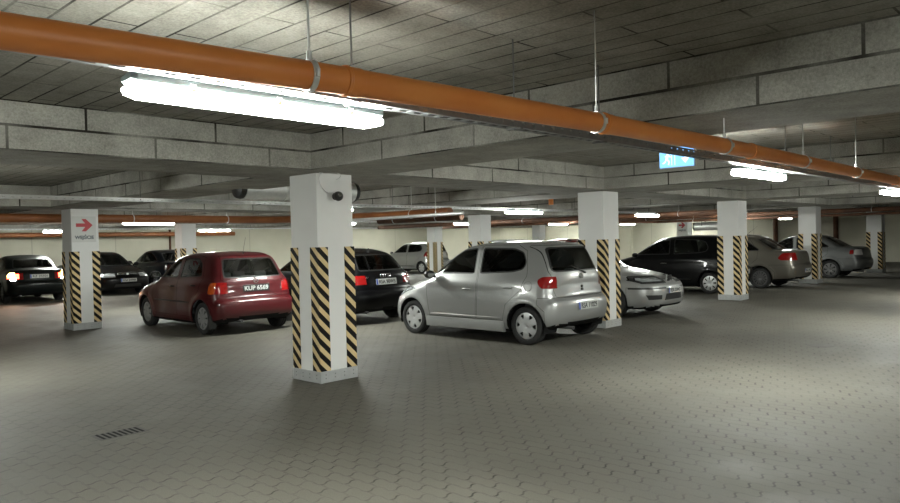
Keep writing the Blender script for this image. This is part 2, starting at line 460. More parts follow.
# ------------------------------------------------------------------ cable trays
def tray(y, x0, x1, z, w, label, rods):
    t = empty('cable_tray', (0, y, 0))
    bm = bmesh.new(); th = .0025
    h = .05
    # side walls with a row of slots: upper and lower lips joined by posts
    for s in (-1, 1):
        yy = s*w/2
        box(bm, (x0, yy-th, z), (x1, yy+th, z+.017)); box(bm, (x0, yy-th, z+h-.014), (x1, yy+th, z+h))
    box(bm, (x0, -w/2, z), (x1, -w/2+w*.3, z+th)); box(bm, (x0, w/2-w*.3, z), (x1, w/2, z+th))
    n = int((x1-x0)/.1)
    for i in range(n):
        x = x0+i*.1
        for s in (-1, 1): box(bm, (x, s*w/2-th, z+.017), (x+.07, s*w/2+th, z+h-.014))
        box(bm, (x, -w*.2, z), (x+.04, w*.2, z+th))
    bmobj('channel', bm, M['traygalv'] if y < 5 else M['galv'], t)
    bm = bmesh.new()
    for cy in (-.02, .015): tube(bm, [(x0, cy, z+.014), (x1, cy, z+.014)], .009, 6)
    bmobj('cable', bm, M['black'], t)
    for x in rods:
        bm = bmesh.new(); tube(bm, [(x, 0, z), (x, 0, top_z(x, y))], .005, 6); box(bm, (x-.012, -w/2-.01, z-.006), (x+.012, w/2+.01, z))
        bmobj('hanger_rod', bm, M['darkgalv'], t)
    tag(t, label, 'cable tray')
    return t
tray(2.62, -6, 20, 2.205, .085, 'nearest perforated metal cable tray, running directly under the big orange pipe', [-3.6, -1.6, .02, 2.14, 3.36, 4.3, 6.0, 8.0, 9.6, 12.4, 15.2])
tray(10.145, -6, 19.6, 2.210, .10, 'galvanised cable tray crossing behind the nearest pillar at the height of its camera', [-2, 1.5, 4.4, 6.3, 9.2, 12.4, 15.4, 19.4, ])
tray(17.545, 2, 20.5, 2.210, .10, 'thin distant cable tray over the parked cars, third from the camera', [4.2, 8.0, 13.4, 16, 19.6])
tray(25.345, 2, 26, 2.210, .10, 'farthest thin cable tray near the back wall', [6.2, 9.4, 12, 15.4, 19.4])

# ------------------------------------------------------------------ pipes
def clamp_bm(p, ax, r, rod=True):
    bm = bmesh.new(); p = Vector(p); ax = Vector(ax).normalized()
    up = Vector((0, 0, 1)); sd = ax.cross(up).normalized()
    for sgn in (-1, 1):
        ring = []
    seg = 28; rings = []
    for (rr, d) in ((r+.001, -.011), (r+.006, -.011), (r+.006, .011), (r+.001, .011)):
        rings.append([bm.verts.new(p+ax*d+rr*(math.cos(2*math.pi*k/seg)*sd+math.sin(2*math.pi*k/seg)*up)) for k in range(seg)])
    for i in range(4):
        A, B = rings[i], rings[(i+1) % 4]
        for k in range(seg): bm.faces.new((A[k], A[(k+1) % seg], B[(k+1) % seg], B[k]))
    q = p+sd*(r+.010); tube(bm, [q-up*.014, q+up*.014], .008, 8)
    q = p-sd*(r+.010); tube(bm, [q-up*.014, q+up*.014], .008, 8)
    if rod:
        tube(bm, [p+up*(r+.004), p+up*(r+.035)], .010, 8)
        tube(bm, [p+up*(r+.03), Vector((p.x, p.y, top_z(p.x, p.y)))], .004, 6)
    return bm
def pipe(path, r, mat, label, clamps=(), collars=(), seg=24, cat='pipe'):
    t = empty('drain_pipe', (0, 0, 0))
    bm = bmesh.new(); tube(bm, path, r, seg); bmobj('pipe_run', bm, mat, t, True)
    pts = [Vector(p) for p in path]
    def at(x, k=0):
        for a, b in zip(pts, pts[1:]):
            if (a[k]-x)*(b[k]-x) <= 0 and abs(a[k]-b[k]) > 1e-6:
                f = (x-a[k])/(b[k]-a[k]); return a.lerp(b, f), (b-a)
    for x in clamps:
        k = 0
        if isinstance(x, tuple): k, x = x
        g = at(x, k)
        if g: bmobj('pipe_clamp', clamp_bm(g[0], g[1], r), M['galv'], t, True)
    for x in collars:
        k = 0
        if isinstance(x, tuple): k, x = x
        g = at(x, k)
        if g:
            p, d = g; d = d.normalized(); bm = bmesh.new()
            tube(bm, [p-d*.035, p-d*.033, p-d*.022, p-d*.018, p+d*.035, p+d*.037], [r+.001, r+.005, r+.0075, r+.0035, r+.0035, r+.001], seg)
            bmobj('pipe_collar', bm, mat, t, True)
    return tag(t, label, cat)
pz = 2.15
pipe([(-6, 2.62, pz), (-1.6, 2.42, pz), (.6, 2.22, pz), (1.05, 2.165, pz), (1.65, 2.095, pz), (2.2, 2.06, pz), (3.3, 2.0, pz), (4.7, 1.975, pz), (6.5, 1.97, pz), (9.3, 2.0, pz), (20, 2.05, pz)],
     .051, M['orange'], 'large orange plastic drain pipe running across the top of the picture',
     [-1.9, .22, 1.53, 3.26, 4.83, 6.45, 8.15, 11.2, 14.5], [1.70, 3.34, 5.3, 9.9])
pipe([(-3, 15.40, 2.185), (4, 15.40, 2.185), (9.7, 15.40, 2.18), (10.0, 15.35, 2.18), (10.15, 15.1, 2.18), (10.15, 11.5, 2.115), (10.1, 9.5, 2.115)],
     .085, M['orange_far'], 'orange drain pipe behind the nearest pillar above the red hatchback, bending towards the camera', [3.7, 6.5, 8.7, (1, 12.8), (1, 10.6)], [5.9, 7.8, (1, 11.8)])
pipe([(12.3, 14.1, 2.115), (12.3, 11.2, 2.115)], .085, M['brown'], 'short brown pipe left of the pillar behind the silver hatchback', [(1, 13.5), (1, 12)])
pipe([(11.9, 8.4, 2.23), (11.9, 8.4, 2.70)], .05, M['orange'], 'short upright orange pipe piece above the silver hatchback')
pipe([(9.6, 13.9, 2.03), (9.6, 8.7, 2.05)], .03, M['galv'], 'thin shiny metal pipe beneath the bent orange pipe', [(1, 12.6), (1, 9.4)])
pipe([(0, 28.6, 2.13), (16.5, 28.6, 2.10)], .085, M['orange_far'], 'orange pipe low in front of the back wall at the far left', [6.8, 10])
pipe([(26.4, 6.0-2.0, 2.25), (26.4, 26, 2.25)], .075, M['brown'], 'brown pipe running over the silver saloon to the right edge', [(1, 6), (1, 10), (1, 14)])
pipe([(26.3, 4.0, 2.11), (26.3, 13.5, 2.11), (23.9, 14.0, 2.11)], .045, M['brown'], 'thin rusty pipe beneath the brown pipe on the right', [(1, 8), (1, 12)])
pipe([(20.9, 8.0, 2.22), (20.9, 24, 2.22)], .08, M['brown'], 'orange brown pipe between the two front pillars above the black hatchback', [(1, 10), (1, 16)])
for (x, y, lb) in ((X1-.14, 10.9, 'brown upright pipe on the back wall behind the silver saloon'), (X1-.14, 13.9, 'brown upright pipe on the back wall beside the third front pillar')):
    pipe([(x, y, .02), (x, y, 2.6)], .12, M['brown'], lb)
pipe([(14.3, Y1-.06, .02), (14.3, Y1-.06, 2.6)], .045, M['brown'], 'thin upright pipe on the back wall above the red hatchback')

# jet fan and duct
def fan(loc, rz, r, L, label, name, cat):
    t = empty(name, loc, rz)
    bm = bmesh.new(); lathe(bm, [(r*.93, -L/2), (r, -L/2+.01), (r, -L*.17), (r+.012, -L*.165), (r+.012, -L*.15), (r, -L*.145), (r, L*.145), (r+.012, L*.15), (r+.012, L*.165), (r, L*.17), (r, L/2-.01), (r*.93, L/2)], 36, 'x')
    bmobj('casing', bm, M['galv'], t, True)
    for s in (-1, 1):
        bm = bmesh.new(); lathe(bm, [(r*.94, s*L/2*.995), (r*.96, s*(L/2+.03)), (r*.88, s*(L/2+.075)), (r*.5, s*(L/2+.10)), (.001, s*(L/2+.105))], 32, 'x'); bmobj('end_guard', bm, M['black'], t, True)
        bm = bmesh.new(); x = s*L*.3
        box(bm, (x-.02, -r-.01, r*.2), (x+.02, -r+.002, .9*r+.12)); box(bm, (x-.02, r-.002, r*.2), (x+.02, r+.01, .9*r+.12))
        box(bm, (x-.02, -r-.01, .9*r+.09), (x+.02, r+.01, .9*r+.12)); tube(bm, [(x, 0, .9*r+.1), (x, 0, HC-loc[2])], .01, 8)
        bmobj('mount', bm, M['darkgalv'], t)
    return tag(t, label, cat)
fan((6.30, 9.0, 2.365), 0, .165, 1.95, 'silver tube-shaped ventilation fan with black ends, half hidden by the nearest pillar', 'jet_fan', 'fan')
fan((35.3, 14.95, 1.99), R(90), .21, 2.1, 'distant silver ventilation tube right of the small arrow sign', 'jet_fan', 'fan')

# ------------------------------------------------------------------ exit sign
t = empty('exit_sign', (6.2, 2.97, 2.17))
bm = bmesh.new(); box(bm, (-.015, -.17, 0), (.015, .17, .19), .003); bmobj('sign_body', bm, M['white'], t)
bm = bmesh.new(); box(bm, (-.018, -.165, .006), (-.0152, .165, .184)); bmobj('sign_face', bm, M['exit_blue'], t)
bm = bmesh.new()   # running man (towards the door) and a down arrow; y decreases to the right
def bar(bm, a, b, w, x=-.0195):
    a = Vector(a); b = Vector(b); d = (b-a).normalized(); n = Vector((-d.y, d.x))*w/2
    vs = [bm.verts.new((x, q.x, q.y)) for q in (a+n, b+n, b-n, a-n)]; bm.faces.new(vs)
lathe_c = [bm.verts.new((-.0195, .085+.013*math.cos(k*math.pi/6), .140+.013*math.sin(k*math.pi/6))) for k in range(12)]; bm.faces.new(lathe_c)
bar(bm, (.082, .125), (.095, .080), .022); bar(bm, (.095, .085), (.070, .060), .013); bar(bm, (.070, .060), (.078, .030), .012)
bar(bm, (.097, .085), (.112, .055), .013); bar(bm, (.112, .055), (.135, .045), .012); bar(bm, (.084, .120), (.112, .105), .010); bar(bm, (.080, .118), (.055, .100), .010)
bar(bm, (.045, .150), (.045, .025), .006); bar(bm, (.045, .150), (.015, .150), .006); bar(bm, (.015, .150), (.015, .025), .006)
bar(bm, (-.085, .150), (-.085, .070), .022)
vs = [bm.verts.new((-.0195, y, z)) for y, z in ((-.045, .085), (-.125, .085), (-.085, .035))]; bm.faces.new(vs)
bmobj('running_man_pictogram', bm, M['exit_white'], t)
for s in (-.12, .12):
    bm = bmesh.new(); tube(bm, [(0, s, .188), (0, s, HC-2.17)], .004, 8); bmobj('hanger_rod', bm, M['darkgalv'], t)
tag(t, 'glowing blue emergency exit sign with running figure and arrow, hanging under the orange pipe', 'sign')

# ------------------------------------------------------------------ entrance signs
def entrance_sign(loc, w, h, label, rz=0.):
    t = empty('entrance_sign', loc, rz)
    bm = bmesh.new(); box(bm, (-w/2, -.006, -h/2), (w/2, 0, h/2), .001); bmobj('sign_board', bm, M['white'], t)
    bm = bmesh.new(); s = w/.46
    cy = h*.16
    prism(bm, [(-.155*s, cy-.036*s), (.02*s, cy-.036*s), (.0*s-.05*s, cy-.125*s), (.035*s, cy-.125*s), (.165*s, cy), (.035*s, cy+.125*s), (-.05*s, cy+.125*s), (.02*s, cy+.036*s), (-.155*s, cy+.036*s)], -.008, -.006, 'y')
    bmobj('arrow', bm, M['red'], t)
    me = text_mesh('WEJŚCIE', .1, .0008, width=.80*w, height=.115*s, bold=.004)
    o = link('lettering', me, M['ink'], t, (0, -.0075, -h*.31), (R(90), 0, 0))
    return tag(t, label, 'sign')
entrance_sign((5.265, 14.71, 1.945), .44, .50, 'white sign with red right arrow and the word for entrance on the left pillar')
entrance_sign((31.2, 14.78, 1.945), .46, .50, 'small distant white sign with a red arrow above the black hatchback', R(-90))

# ------------------------------------------------------------------ camera on pillar
t = empty('security_camera', (5.03, 6.51, 2.085))
bm = bmesh.new(); lathe(bm, [(.001, 0), (.042, 0), (.042, -.012), (.030, -.03), (.001, -.03)], 24, 'y'); bmobj('mount', bm, M['black'], t, True)
bm = bmesh.new(); bmesh.ops.create_uvsphere(bm, u_segments=24, v_segments=16, radius=.055); bmobj('camera_ball', bm, M['black'], t, True, (0, -.06, 0))
bm = bmesh.new(); lathe(bm, [(.001, -.057), (.016, -.056), (.020, -.050), (.024, -.050), (.024, -.040)], 16, 'y'); bmobj('lens', bm, M['chrome'], t, True, (.004, -.062, 0), (R(-15), 0, R(-25)))
tag(t, 'black ball security camera on the right face of the nearest pillar', 'camera')
bm = bmesh.new()
tube(bm, [(4.99, 6.500, 2.11), (4.93, 6.497, 2.12), (4.87, 6.497, 2.15), (4.82, 6.497, 2.21), (4.80, 6.497, 2.28), (4.82, 6.49, 2.33), (4.80, 6.42, 2.331), (4.72, 6.38, 2.329)], .0035, 6)
tag(bmobj('camera_cable', bm, M['galv'], None, True), 'thin grey cable curling from the camera up the nearest pillar', 'cable')
bm = bmesh.new()
tube(bm, [(4.95, 6.36, 2.332), (5.02, 6.40, 2.328), (5.06, 6.44, 2.31), (5.055, 6.47, 2.285), (5.03, 6.485, 2.275)], .004, 6)
tube(bm, [(4.95, 6.36, 2.332), (4.90, 6.42, 2.331), (4.84, 6.45, 2.331)], .003, 6)
tag(bmobj('cable_end', bm, M['white'], None, True), 'short loose white cable end at the top of the nearest pillar', 'cable')

# ------------------------------------------------------------------ floor drains
def drain(x, y, rz, L, W, n, label):
    t = empty('floor_drain', (x, y, 0), rz)
    bm = bmesh.new(); box(bm, (-L/2-.02, -W/2-.02, 0), (L/2+.02, W/2+.02, .002)); bmobj('frame', bm, plain('drain_iron', (.055, .052, .045), .7, noise=.2), t)
    for i in range(n):
        xx = -L/2+(i+.5)*L/n
        bm = bmesh.new(); box(bm, (xx-L/n*.24, -W/2, .002), (xx+L/n*.24, W/2, .0032)); bmobj('slot', bm, M['trimgap'], t)
    return tag(t, label, 'drain')
drain(2.44, 6.16, R(0), .36, .19, 8, 'small slotted floor drain in the paving at lower left')
bm = bmesh.new(); lathe(bm, [(.001, .004), (.15, .004), (.16, .003), (.18, .0)], 28, 'z')
tag(bmobj('manhole_cover', bm, plain('cover_iron', (.07, .065, .055), .7, noise=.3), None, False, (10.6, 3.05, 0)), 'small dark round cover in the paving at right', 'manhole cover')
# ------------------------------------------------------------------ cars
def chaikin(P, n=2, closed=True):
    P = [tuple(p) for p in P]
    for _ in range(n):
        Q = []
        m = len(P)
        for i in range(m if closed else m-1):
            a, b = P[i], P[(i+1) % m]
            Q += [(a[0]*.75+b[0]*.25, a[1]*.75+b[1]*.25), (a[0]*.25+b[0]*.75, a[1]*.25+b[1]*.75)]
        P = Q
    return P
def rounded(P, r=.05, n=4):
    out = []; m = len(P)
    for i in range(m):
        a, b, c = Vector(P[i-1]), Vector(P[i]), Vector(P[(i+1) % m])
        ra = min(r, .45*(a-b).length, .45*(c-b).length)
        p = b+(a-b).normalized()*ra; q = b+(c-b).normalized()*ra
        for k in range(n+1):
            t = k/n; w = p*(1-t)**2+b*2*t*(1-t)+q*t*t; out.append((w.x, w.y))
    return out
def area(P): return .5*sum(P[i][0]*P[(i+1) % len(P)][1]-P[(i+1) % len(P)][0]*P[i][1] for i in range(len(P)))
def offset(P, d):
    """shrink polygon by d"""
    if area(P) < 0: P = P[::-1]
    n = len(P); out = []
    for i in range(n):
        a, b, c = Vector(P[i-1]), Vector(P[i]), Vector(P[(i+1) % n])
        e1 = (b-a).normalized(); e2 = (c-b).normalized()
        n1 = Vector((-e1.y, e1.x)); n2 = Vector((-e2.y, e2.x)); h = n1+n2
        if h.length < 1e-6: h = n1.copy()
        h.normalize(); k = d/max(.35, h.dot(n1))
        out.append((b.x+h.x*k, b.y+h.y*k))
    return out
def inside(P, x, y):
    c = False; j = len(P)-1
    for i in range(len(P)):
        if (P[i][1] > y) != (P[j][1] > y) and x < (P[j][0]-P[i][0])*(y-P[i][1])/(P[j][1]-P[i][1])+P[i][0]: c = not c
        j = i
    return c
class SDF:
    def __init__(s, poly, x0, x1, z0, z1, h=.0125):
        s.x0, s.z0, s.h = x0, z0, h
        xs = np.arange(x0, x1, h); zs = np.arange(z0, z1, h)
        Xg, Zg = np.meshgrid(xs, zs, indexing='ij'); D = np.full(Xg.shape, 1e9); ins = np.zeros(Xg.shape, bool)
        n = len(poly)
        for i in range(n):
            ax, az = poly[i]; bx, bz = poly[(i+1) % n]; dx, dz = bx-ax, bz-az; L = dx*dx+dz*dz+1e-12
            t = np.clip(((Xg-ax)*dx+(Zg-az)*dz)/L, 0, 1)
            D = np.minimum(D, (Xg-ax-t*dx)**2+(Zg-az-t*dz)**2)
            if abs(dz) > 1e-9:
                c = ((az > Zg) != (bz > Zg)) & (Xg < dx*(Zg-az)/dz+ax); ins ^= c
        s.D = np.sqrt(D)*np.where(ins, -1, 1)
    def __call__(s, x, z):
        u = np.clip((x-s.x0)/s.h, 0, s.D.shape[0]-1.001); v = np.clip((z-s.z0)/s.h, 0, s.D.shape[1]-1.001)
        i = u.astype(int); j = v.astype(int); fu = u-i; fv = v-j; D = s.D
        return (D[i, j]*(1-fu)+D[i+1, j]*fu)*(1-fv)+(D[i, j+1]*(1-fu)+D[i+1, j+1]*fu)*fv
def smax(a, b, k):
    h = np.maximum(k-np.abs(a-b), 0)/k
    return np.maximum(a, b)+h*h*k/4
def sstep(a, b, x):
    t = np.clip((x-a)/(b-a), 0, 1); return t*t*(3-2*t)

class Body:
    """implicit car body; s runs from the front bumper backwards, y to the left, z up"""
    def __init__(b, sp):
        b.sp = sp; L, H = sp['L'], sp['H']
        b.low = SDF(chaikin(sp['low'], 2), -.5, L+.5, -.3, H+.5)
        b.cab = SDF(chaikin(sp['cab'], 2), -.5, L+.5, -.3, H+.5)
    def F(b, s, y, z):
        sp = b.sp; L, W = sp['L'], sp['W']/2; ay = np.abs(y); q = ay/W
        fb, rb = sp.get('bowf', .30), sp.get('bowr', .16)
        wf = 1-sstep(.15*L, .62*L, s); wr = sstep(.60*L, .92*L, s)
        s2 = s-fb*wf*q**3+rb*wr*q**3
        z2 = z+.035*q**2
        w = W-.34*np.maximum(z-.56, 0)**2-.30*np.maximum(.52-z, 0)**2
        w = w-.10*np.clip((.30*L-s)/(.30*L), 0, 1)**2.2-.07*np.clip((s-.72*L)/(.28*L), 0, 1)**2.0
        for a in (sp['fa'], sp['ra']):
            r = np.sqrt((s-a)**2+(z-sp['R'])**2); w = w+sp.get('flare', .018)*np.exp(-((r-sp['R']-.075)/.06)**2)
        f1 = smax(b.low(s2, z2), ay-w, sp.get('kl', .10))
        zb = sp['belt']; qc = ay/(W*.9)
        sc = s-.16*(1-sstep(.25*L, .6*L, s))*qc**2.5+.10*sstep(.6*L, .9*L, s)*qc**2.5
        zc = z+.05*q**2
        wc = W-sp.get('shoulder', .055)-sp.get('tumble', .33)*(z-zb)
        m = sp.get('cabmid', .55)*L
        wc = wc-.16*(np.maximum(s-m, 0)/(L*.45))**2.2-.10*(np.maximum(m-.25*L-s, 0)/(L*.3))**2
        f2 = smax(b.cab(sc, zc), ay-wc, .13)
        return -smax(-f1, -f2, .05)
    def grad(b, P):
        e = .004; g = []
        for i in range(3):
            A = P.copy(); B = P.copy(); A[:, i] += e; B[:, i] -= e
            g.append(b.F(A[:, 0], A[:, 1], A[:, 2])-b.F(B[:, 0], B[:, 1], B[:, 2]))
        g = np.stack(g, 1)/(2*e); return g
    def snap(b, P, it=3):
        for _ in range(it):
            g = b.grad(P); n2 = (g*g).sum(1)+1e-6; f = b.F(P[:, 0], P[:, 1], P[:, 2])
            st = np.clip(f/n2, -.02, .02); P = P-g*st[:, None]
        return P
    def mesh(b, h):
        sp = b.sp; L, W, H = sp['L'], sp['W'], sp['H']
        nx, ny, nz = int(L/h), int(W/h), int(H/h)
        if ny % 2: ny += 1
        x0, x1, y0, y1, z0, z1 = -.08, L+.08, -W/2-.08, W/2+.08, .02, H+.12
        idx = {}; V = []
        def vid(i, j, k):
            if (i, j, k) not in idx: idx[(i, j, k)] = len(V); V.append((x0+(x1-x0)*i/nx, y0+(y1-y0)*j/ny, z0+(z1-z0)*k/nz))
            return idx[(i, j, k)]
        Fc = []
        for i in range(nx):
            for j in range(ny):
                Fc.append((vid(i, j, 0), vid(i, j+1, 0), vid(i+1, j+1, 0), vid(i+1, j, 0)))
                Fc.append((vid(i, j, nz), vid(i+1, j, nz), vid(i+1, j+1, nz), vid(i, j+1, nz)))
            for k in range(nz):
                Fc.append((vid(i, 0, k), vid(i+1, 0, k), vid(i+1, 0, k+1), vid(i, 0, k+1)))
                Fc.append((vid(i, ny, k), vid(i, ny, k+1), vid(i+1, ny, k+1), vid(i+1, ny, k)))
        for j in range(ny):
            for k in range(nz):
                Fc.append((vid(0, j, k), vid(0, j, k+1), vid(0, j+1, k+1), vid(0, j+1, k)))
                Fc.append((vid(nx, j, k), vid(nx, j+1, k), vid(nx, j+1, k+1), vid(nx, j, k+1)))
        P = np.array(V); T = np.stack([np.clip(P[:, 0], sp.get('sa', .55), L-sp.get('sb', .45)), np.zeros(len(P)), np.full(len(P), sp.get('sz', .58))], 1)
        lo = np.zeros(len(P)); hi = np.ones(len(P))
        # march outwards to bracket, then bisect
        ts = np.linspace(.02, 1, 50); found = np.zeros(len(P), bool)
        for t in ts[::-1]:
            Q = T+(P-T)*t; ins = b.F(Q[:, 0], Q[:, 1], Q[:, 2]) < 0
            new = ins & ~found; lo[new] = t; found |= new; hi[~found] = t
        for _ in range(16):
            m = (lo+hi)/2; Q = T+(P-T)*m[:, None]; ins = b.F(Q[:, 0], Q[:, 1], Q[:, 2]) < 0
            lo = np.where(ins, m, lo); hi = np.where(ins, hi, m)
        Q = T+(P-T)*((lo+hi)/2)[:, None]
        bm = bmesh.new(); vs = [bm.verts.new(q) for q in Q]
        for f in Fc: bm.faces.new([vs[i] for i in f])
        bm.normal_update(); return bm

AX = {'side': (0, 2, 1), 'end': (1, 2, 0), 'top': (0, 1, 2)}
def cut(bm, view, poly, filt, lay):
    ia, ib, ic = AX[view]
    xs = [p[0] for p in poly]; ys_ = [p[1] for p in poly]
    bx = (min(xs)-.1, max(xs)+.1, min(ys_)-.1, max(ys_)+.1)
    cand = []
    for f in bm.faces:
        c = f.calc_center_median()
        if bx[0]-.1 < c[ia] < bx[1]+.1 and bx[2]-.1 < c[ib] < bx[3]+.1 and filt(c): cand.append(f)
    cand = set(cand); n = len(poly)
    for i in range(n):
        a, b = poly[i], poly[(i+1) % n]
        d = Vector((b[0]-a[0], b[1]-a[1]))
        if d.length < 1e-5: continue
        nn = [0, 0, 0]; nn[ia] = -d.y; nn[ib] = d.x; co = [0, 0, 0]; co[ia] = a[0]; co[ib] = a[1]
        lo = (min(a[0], b[0])-.002, min(a[1], b[1])-.002); hi = (max(a[0], b[0])+.002, max(a[1], b[1])+.002)
        sub = []
        for f in cand:
            if not f.is_valid: continue
            ca = [v.co[ia] for v in f.verts]; cb = [v.co[ib] for v in f.verts]
            if min(ca) <= hi[0] and max(ca) >= lo[0] and min(cb) <= hi[1] and max(cb) >= lo[1]:
                sg = [(-d.y*(x-a[0])+d.x*(y-a[1])) for x, y in zip(ca, cb)]
                if min(sg) < -1e-7 and max(sg) > 1e-7: sub.append(f)
        if not sub: continue
        geom = list({e for f in sub for e in f.edges})+list({v for f in sub for v in f.verts})+sub
        r = bmesh.ops.bisect_plane(bm, geom=geom, dist=1e-6, plane_co=co, plane_no=nn)
        cand = {f for f in cand if f.is_valid} | {g for g in r['geom'] if isinstance(g, bmesh.types.BMFace)}
    return [f for f in cand if f.is_valid]
def region(bm, lay, view, poly, filt, rid, only=None):
    ia, ib, ic = AX[view]
    for f in cut(bm, view, poly, filt, lay):
        c = f.calc_center_median()
        if filt(c) and inside(poly, c[ia], c[ib]) and (only is None or f[lay] in only): f[lay] = rid

def make_plate(parent, x, z, w, h, text, fg, bg, blue, sgn, y=0., tilt=0.):
    """number plate facing sgn*x"""
    p = empty('tmp', (0, 0, 0)); bpy.data.objects.remove(p)
    bm = bmesh.new(); box(bm, (-w/2, -h/2, -.006), (w/2, h/2, 0), .002)
    rz = R(90) if sgn > 0 else R(-90)
    mt = Matrix.Translation((x, y, z)) @ Matrix.Rotation(rz, 4, 'Z') @ Matrix.Rotation(R(90)+tilt, 4, 'X')
    o = bmobj('number_plate', bm, bg, parent); o.matrix_local = mt
    off = .02 if blue else 0
    me = text_mesh(text, .1, .0008, width=(w-.06-2*off), height=h*.66, bold=.002)
    q = link('plate_lettering', me, fg, o, (off, 0, .001))
    if blue:
        bm = bmesh.new(); box(bm, (-w/2+.004, -h/2+.004, 0), (-w/2+.042, h/2-.004, .0012)); bmobj('blue_band', bm, M['plate_blue'], o)
    return o

def wheel_meshes(Rt, wd, style, mat_hub):
    rim = Rt*.70
    bm = bmesh.new()
    lathe(bm, [(rim*.96, wd*.30), (rim, wd*.46), (rim*1.06, wd*.50), (Rt*.93, wd*.49), (Rt*.985, wd*.42), (Rt, wd*.30), (Rt, wd*.16), (Rt*.985, wd*.15), (Rt*.985, wd*.12), (Rt, wd*.11), (Rt, -wd*.11), (Rt*.985, -wd*.12), (Rt*.985, -wd*.15), (Rt, -wd*.16), (Rt, -wd*.30), (Rt*.985, -wd*.42), (Rt*.93, -wd*.49), (rim*.96, -wd*.46), (rim*.9, 0), (rim*.96, wd*.30)], 48, 'y')
    bmesh.ops.recalc_face_normals(bm, faces=bm.faces[:])
    me = bpy.data.meshes.new('wheel'); bm.to_mesh(me); bm.free(); me.shade_smooth(); me.materials.append(M['rubber'])
    n, op0, op1, wide, skew = style
    bm = bmesh.new(); A = 96
    rad = [0, .10, .16, .22, .34, .46, .58, .70, .80, .88, .93, .97, 1.0]
    prof = lambda q: wd*(.40+.075*math.sin(min(1, q*1.05)*math.pi)**.6 - (.03 if q < .12 else 0)) if q < .99 else wd*.40
    rings = []
    for q in rad:
        rings.append([bm.verts.new((rim*q*math.cos(2*math.pi*k/A), prof(q), rim*q*math.sin(2*math.pi*k/A))) for k in range(A)] if q else [bm.verts.new((0, prof(0), 0))])
    for i in range(len(rad)-1):
        qm = (rad[i]+rad[i+1])/2
        for k in range(A):
            ph = ((k+.5)/A*n+skew*qm) % 1; d = abs(ph-.5)*2   # 0 in spoke gap centre
            lim = wide*(.55+.45*min(1, (qm-op0)/(op1-op0+1e-6)))
            if op0 < qm < op1 and d < lim: continue
            if i == 0: bm.faces.new((rings[0][0], rings[1][(k+1) % A], rings[1][k]))
            else: bm.faces.new((rings[i][k], rings[i][(k+1) % A], rings[i+1][(k+1) % A], rings[i+1][k]))
    g = bmesh.ops.extrude_face_region(bm, geom=bm.faces[:])
    for v in g['geom']:
        if isinstance(v, bmesh.types.BMVert): v.co.y -= wd*.10
    bmesh.ops.recalc_face_normals(bm, faces=bm.faces[:])
    hub = bpy.data.meshes.new('hubcap'); bm.to_mesh(hub); bm.free(); hub.shade_smooth(); hub.set_sharp_from_angle(angle=R(40)); hub.materials.append(mat_hub)
    bm = bmesh.new(); lathe(bm, [(.001, wd*.22), (rim*.5, wd*.22), (rim*.97, wd*.10)], 32, 'y')
    disc = bpy.data.meshes.new('brake_disc'); bm.to_mesh(disc); bm.free(); disc.materials.append(M['black'])
    return me, hub, disc

def seat_obj(parent, s, y, zf, rot, w=.50, rear=False):
    bm = bmesh.new()
    box(bm, (-.25, -w/2, .0), (.27, w/2, .15), .05)
    nb = 3 if rear else 1
    vs = box(bm, (-.13, -w/2, .10), (.0, w/2, .66), .05)
    o = bmobj('rear_bench' if rear else 'seat', bm, M['seatcloth'], parent, True, (s, y, zf))
    for v in o.data.vertices:
        if v.co.x < .02 and v.co.z > .12: v.co.x += -(v.co.z-.12)*.28-.12
    for yy in ([-.36, .36] if rear else [0]):
        bm = bmesh.new(); box(bm, (-.36, yy-.12, .60), (-.28, yy+.12, .76), .035); bmobj('headrest', bm, M['seatcloth'], o, True)
    return o

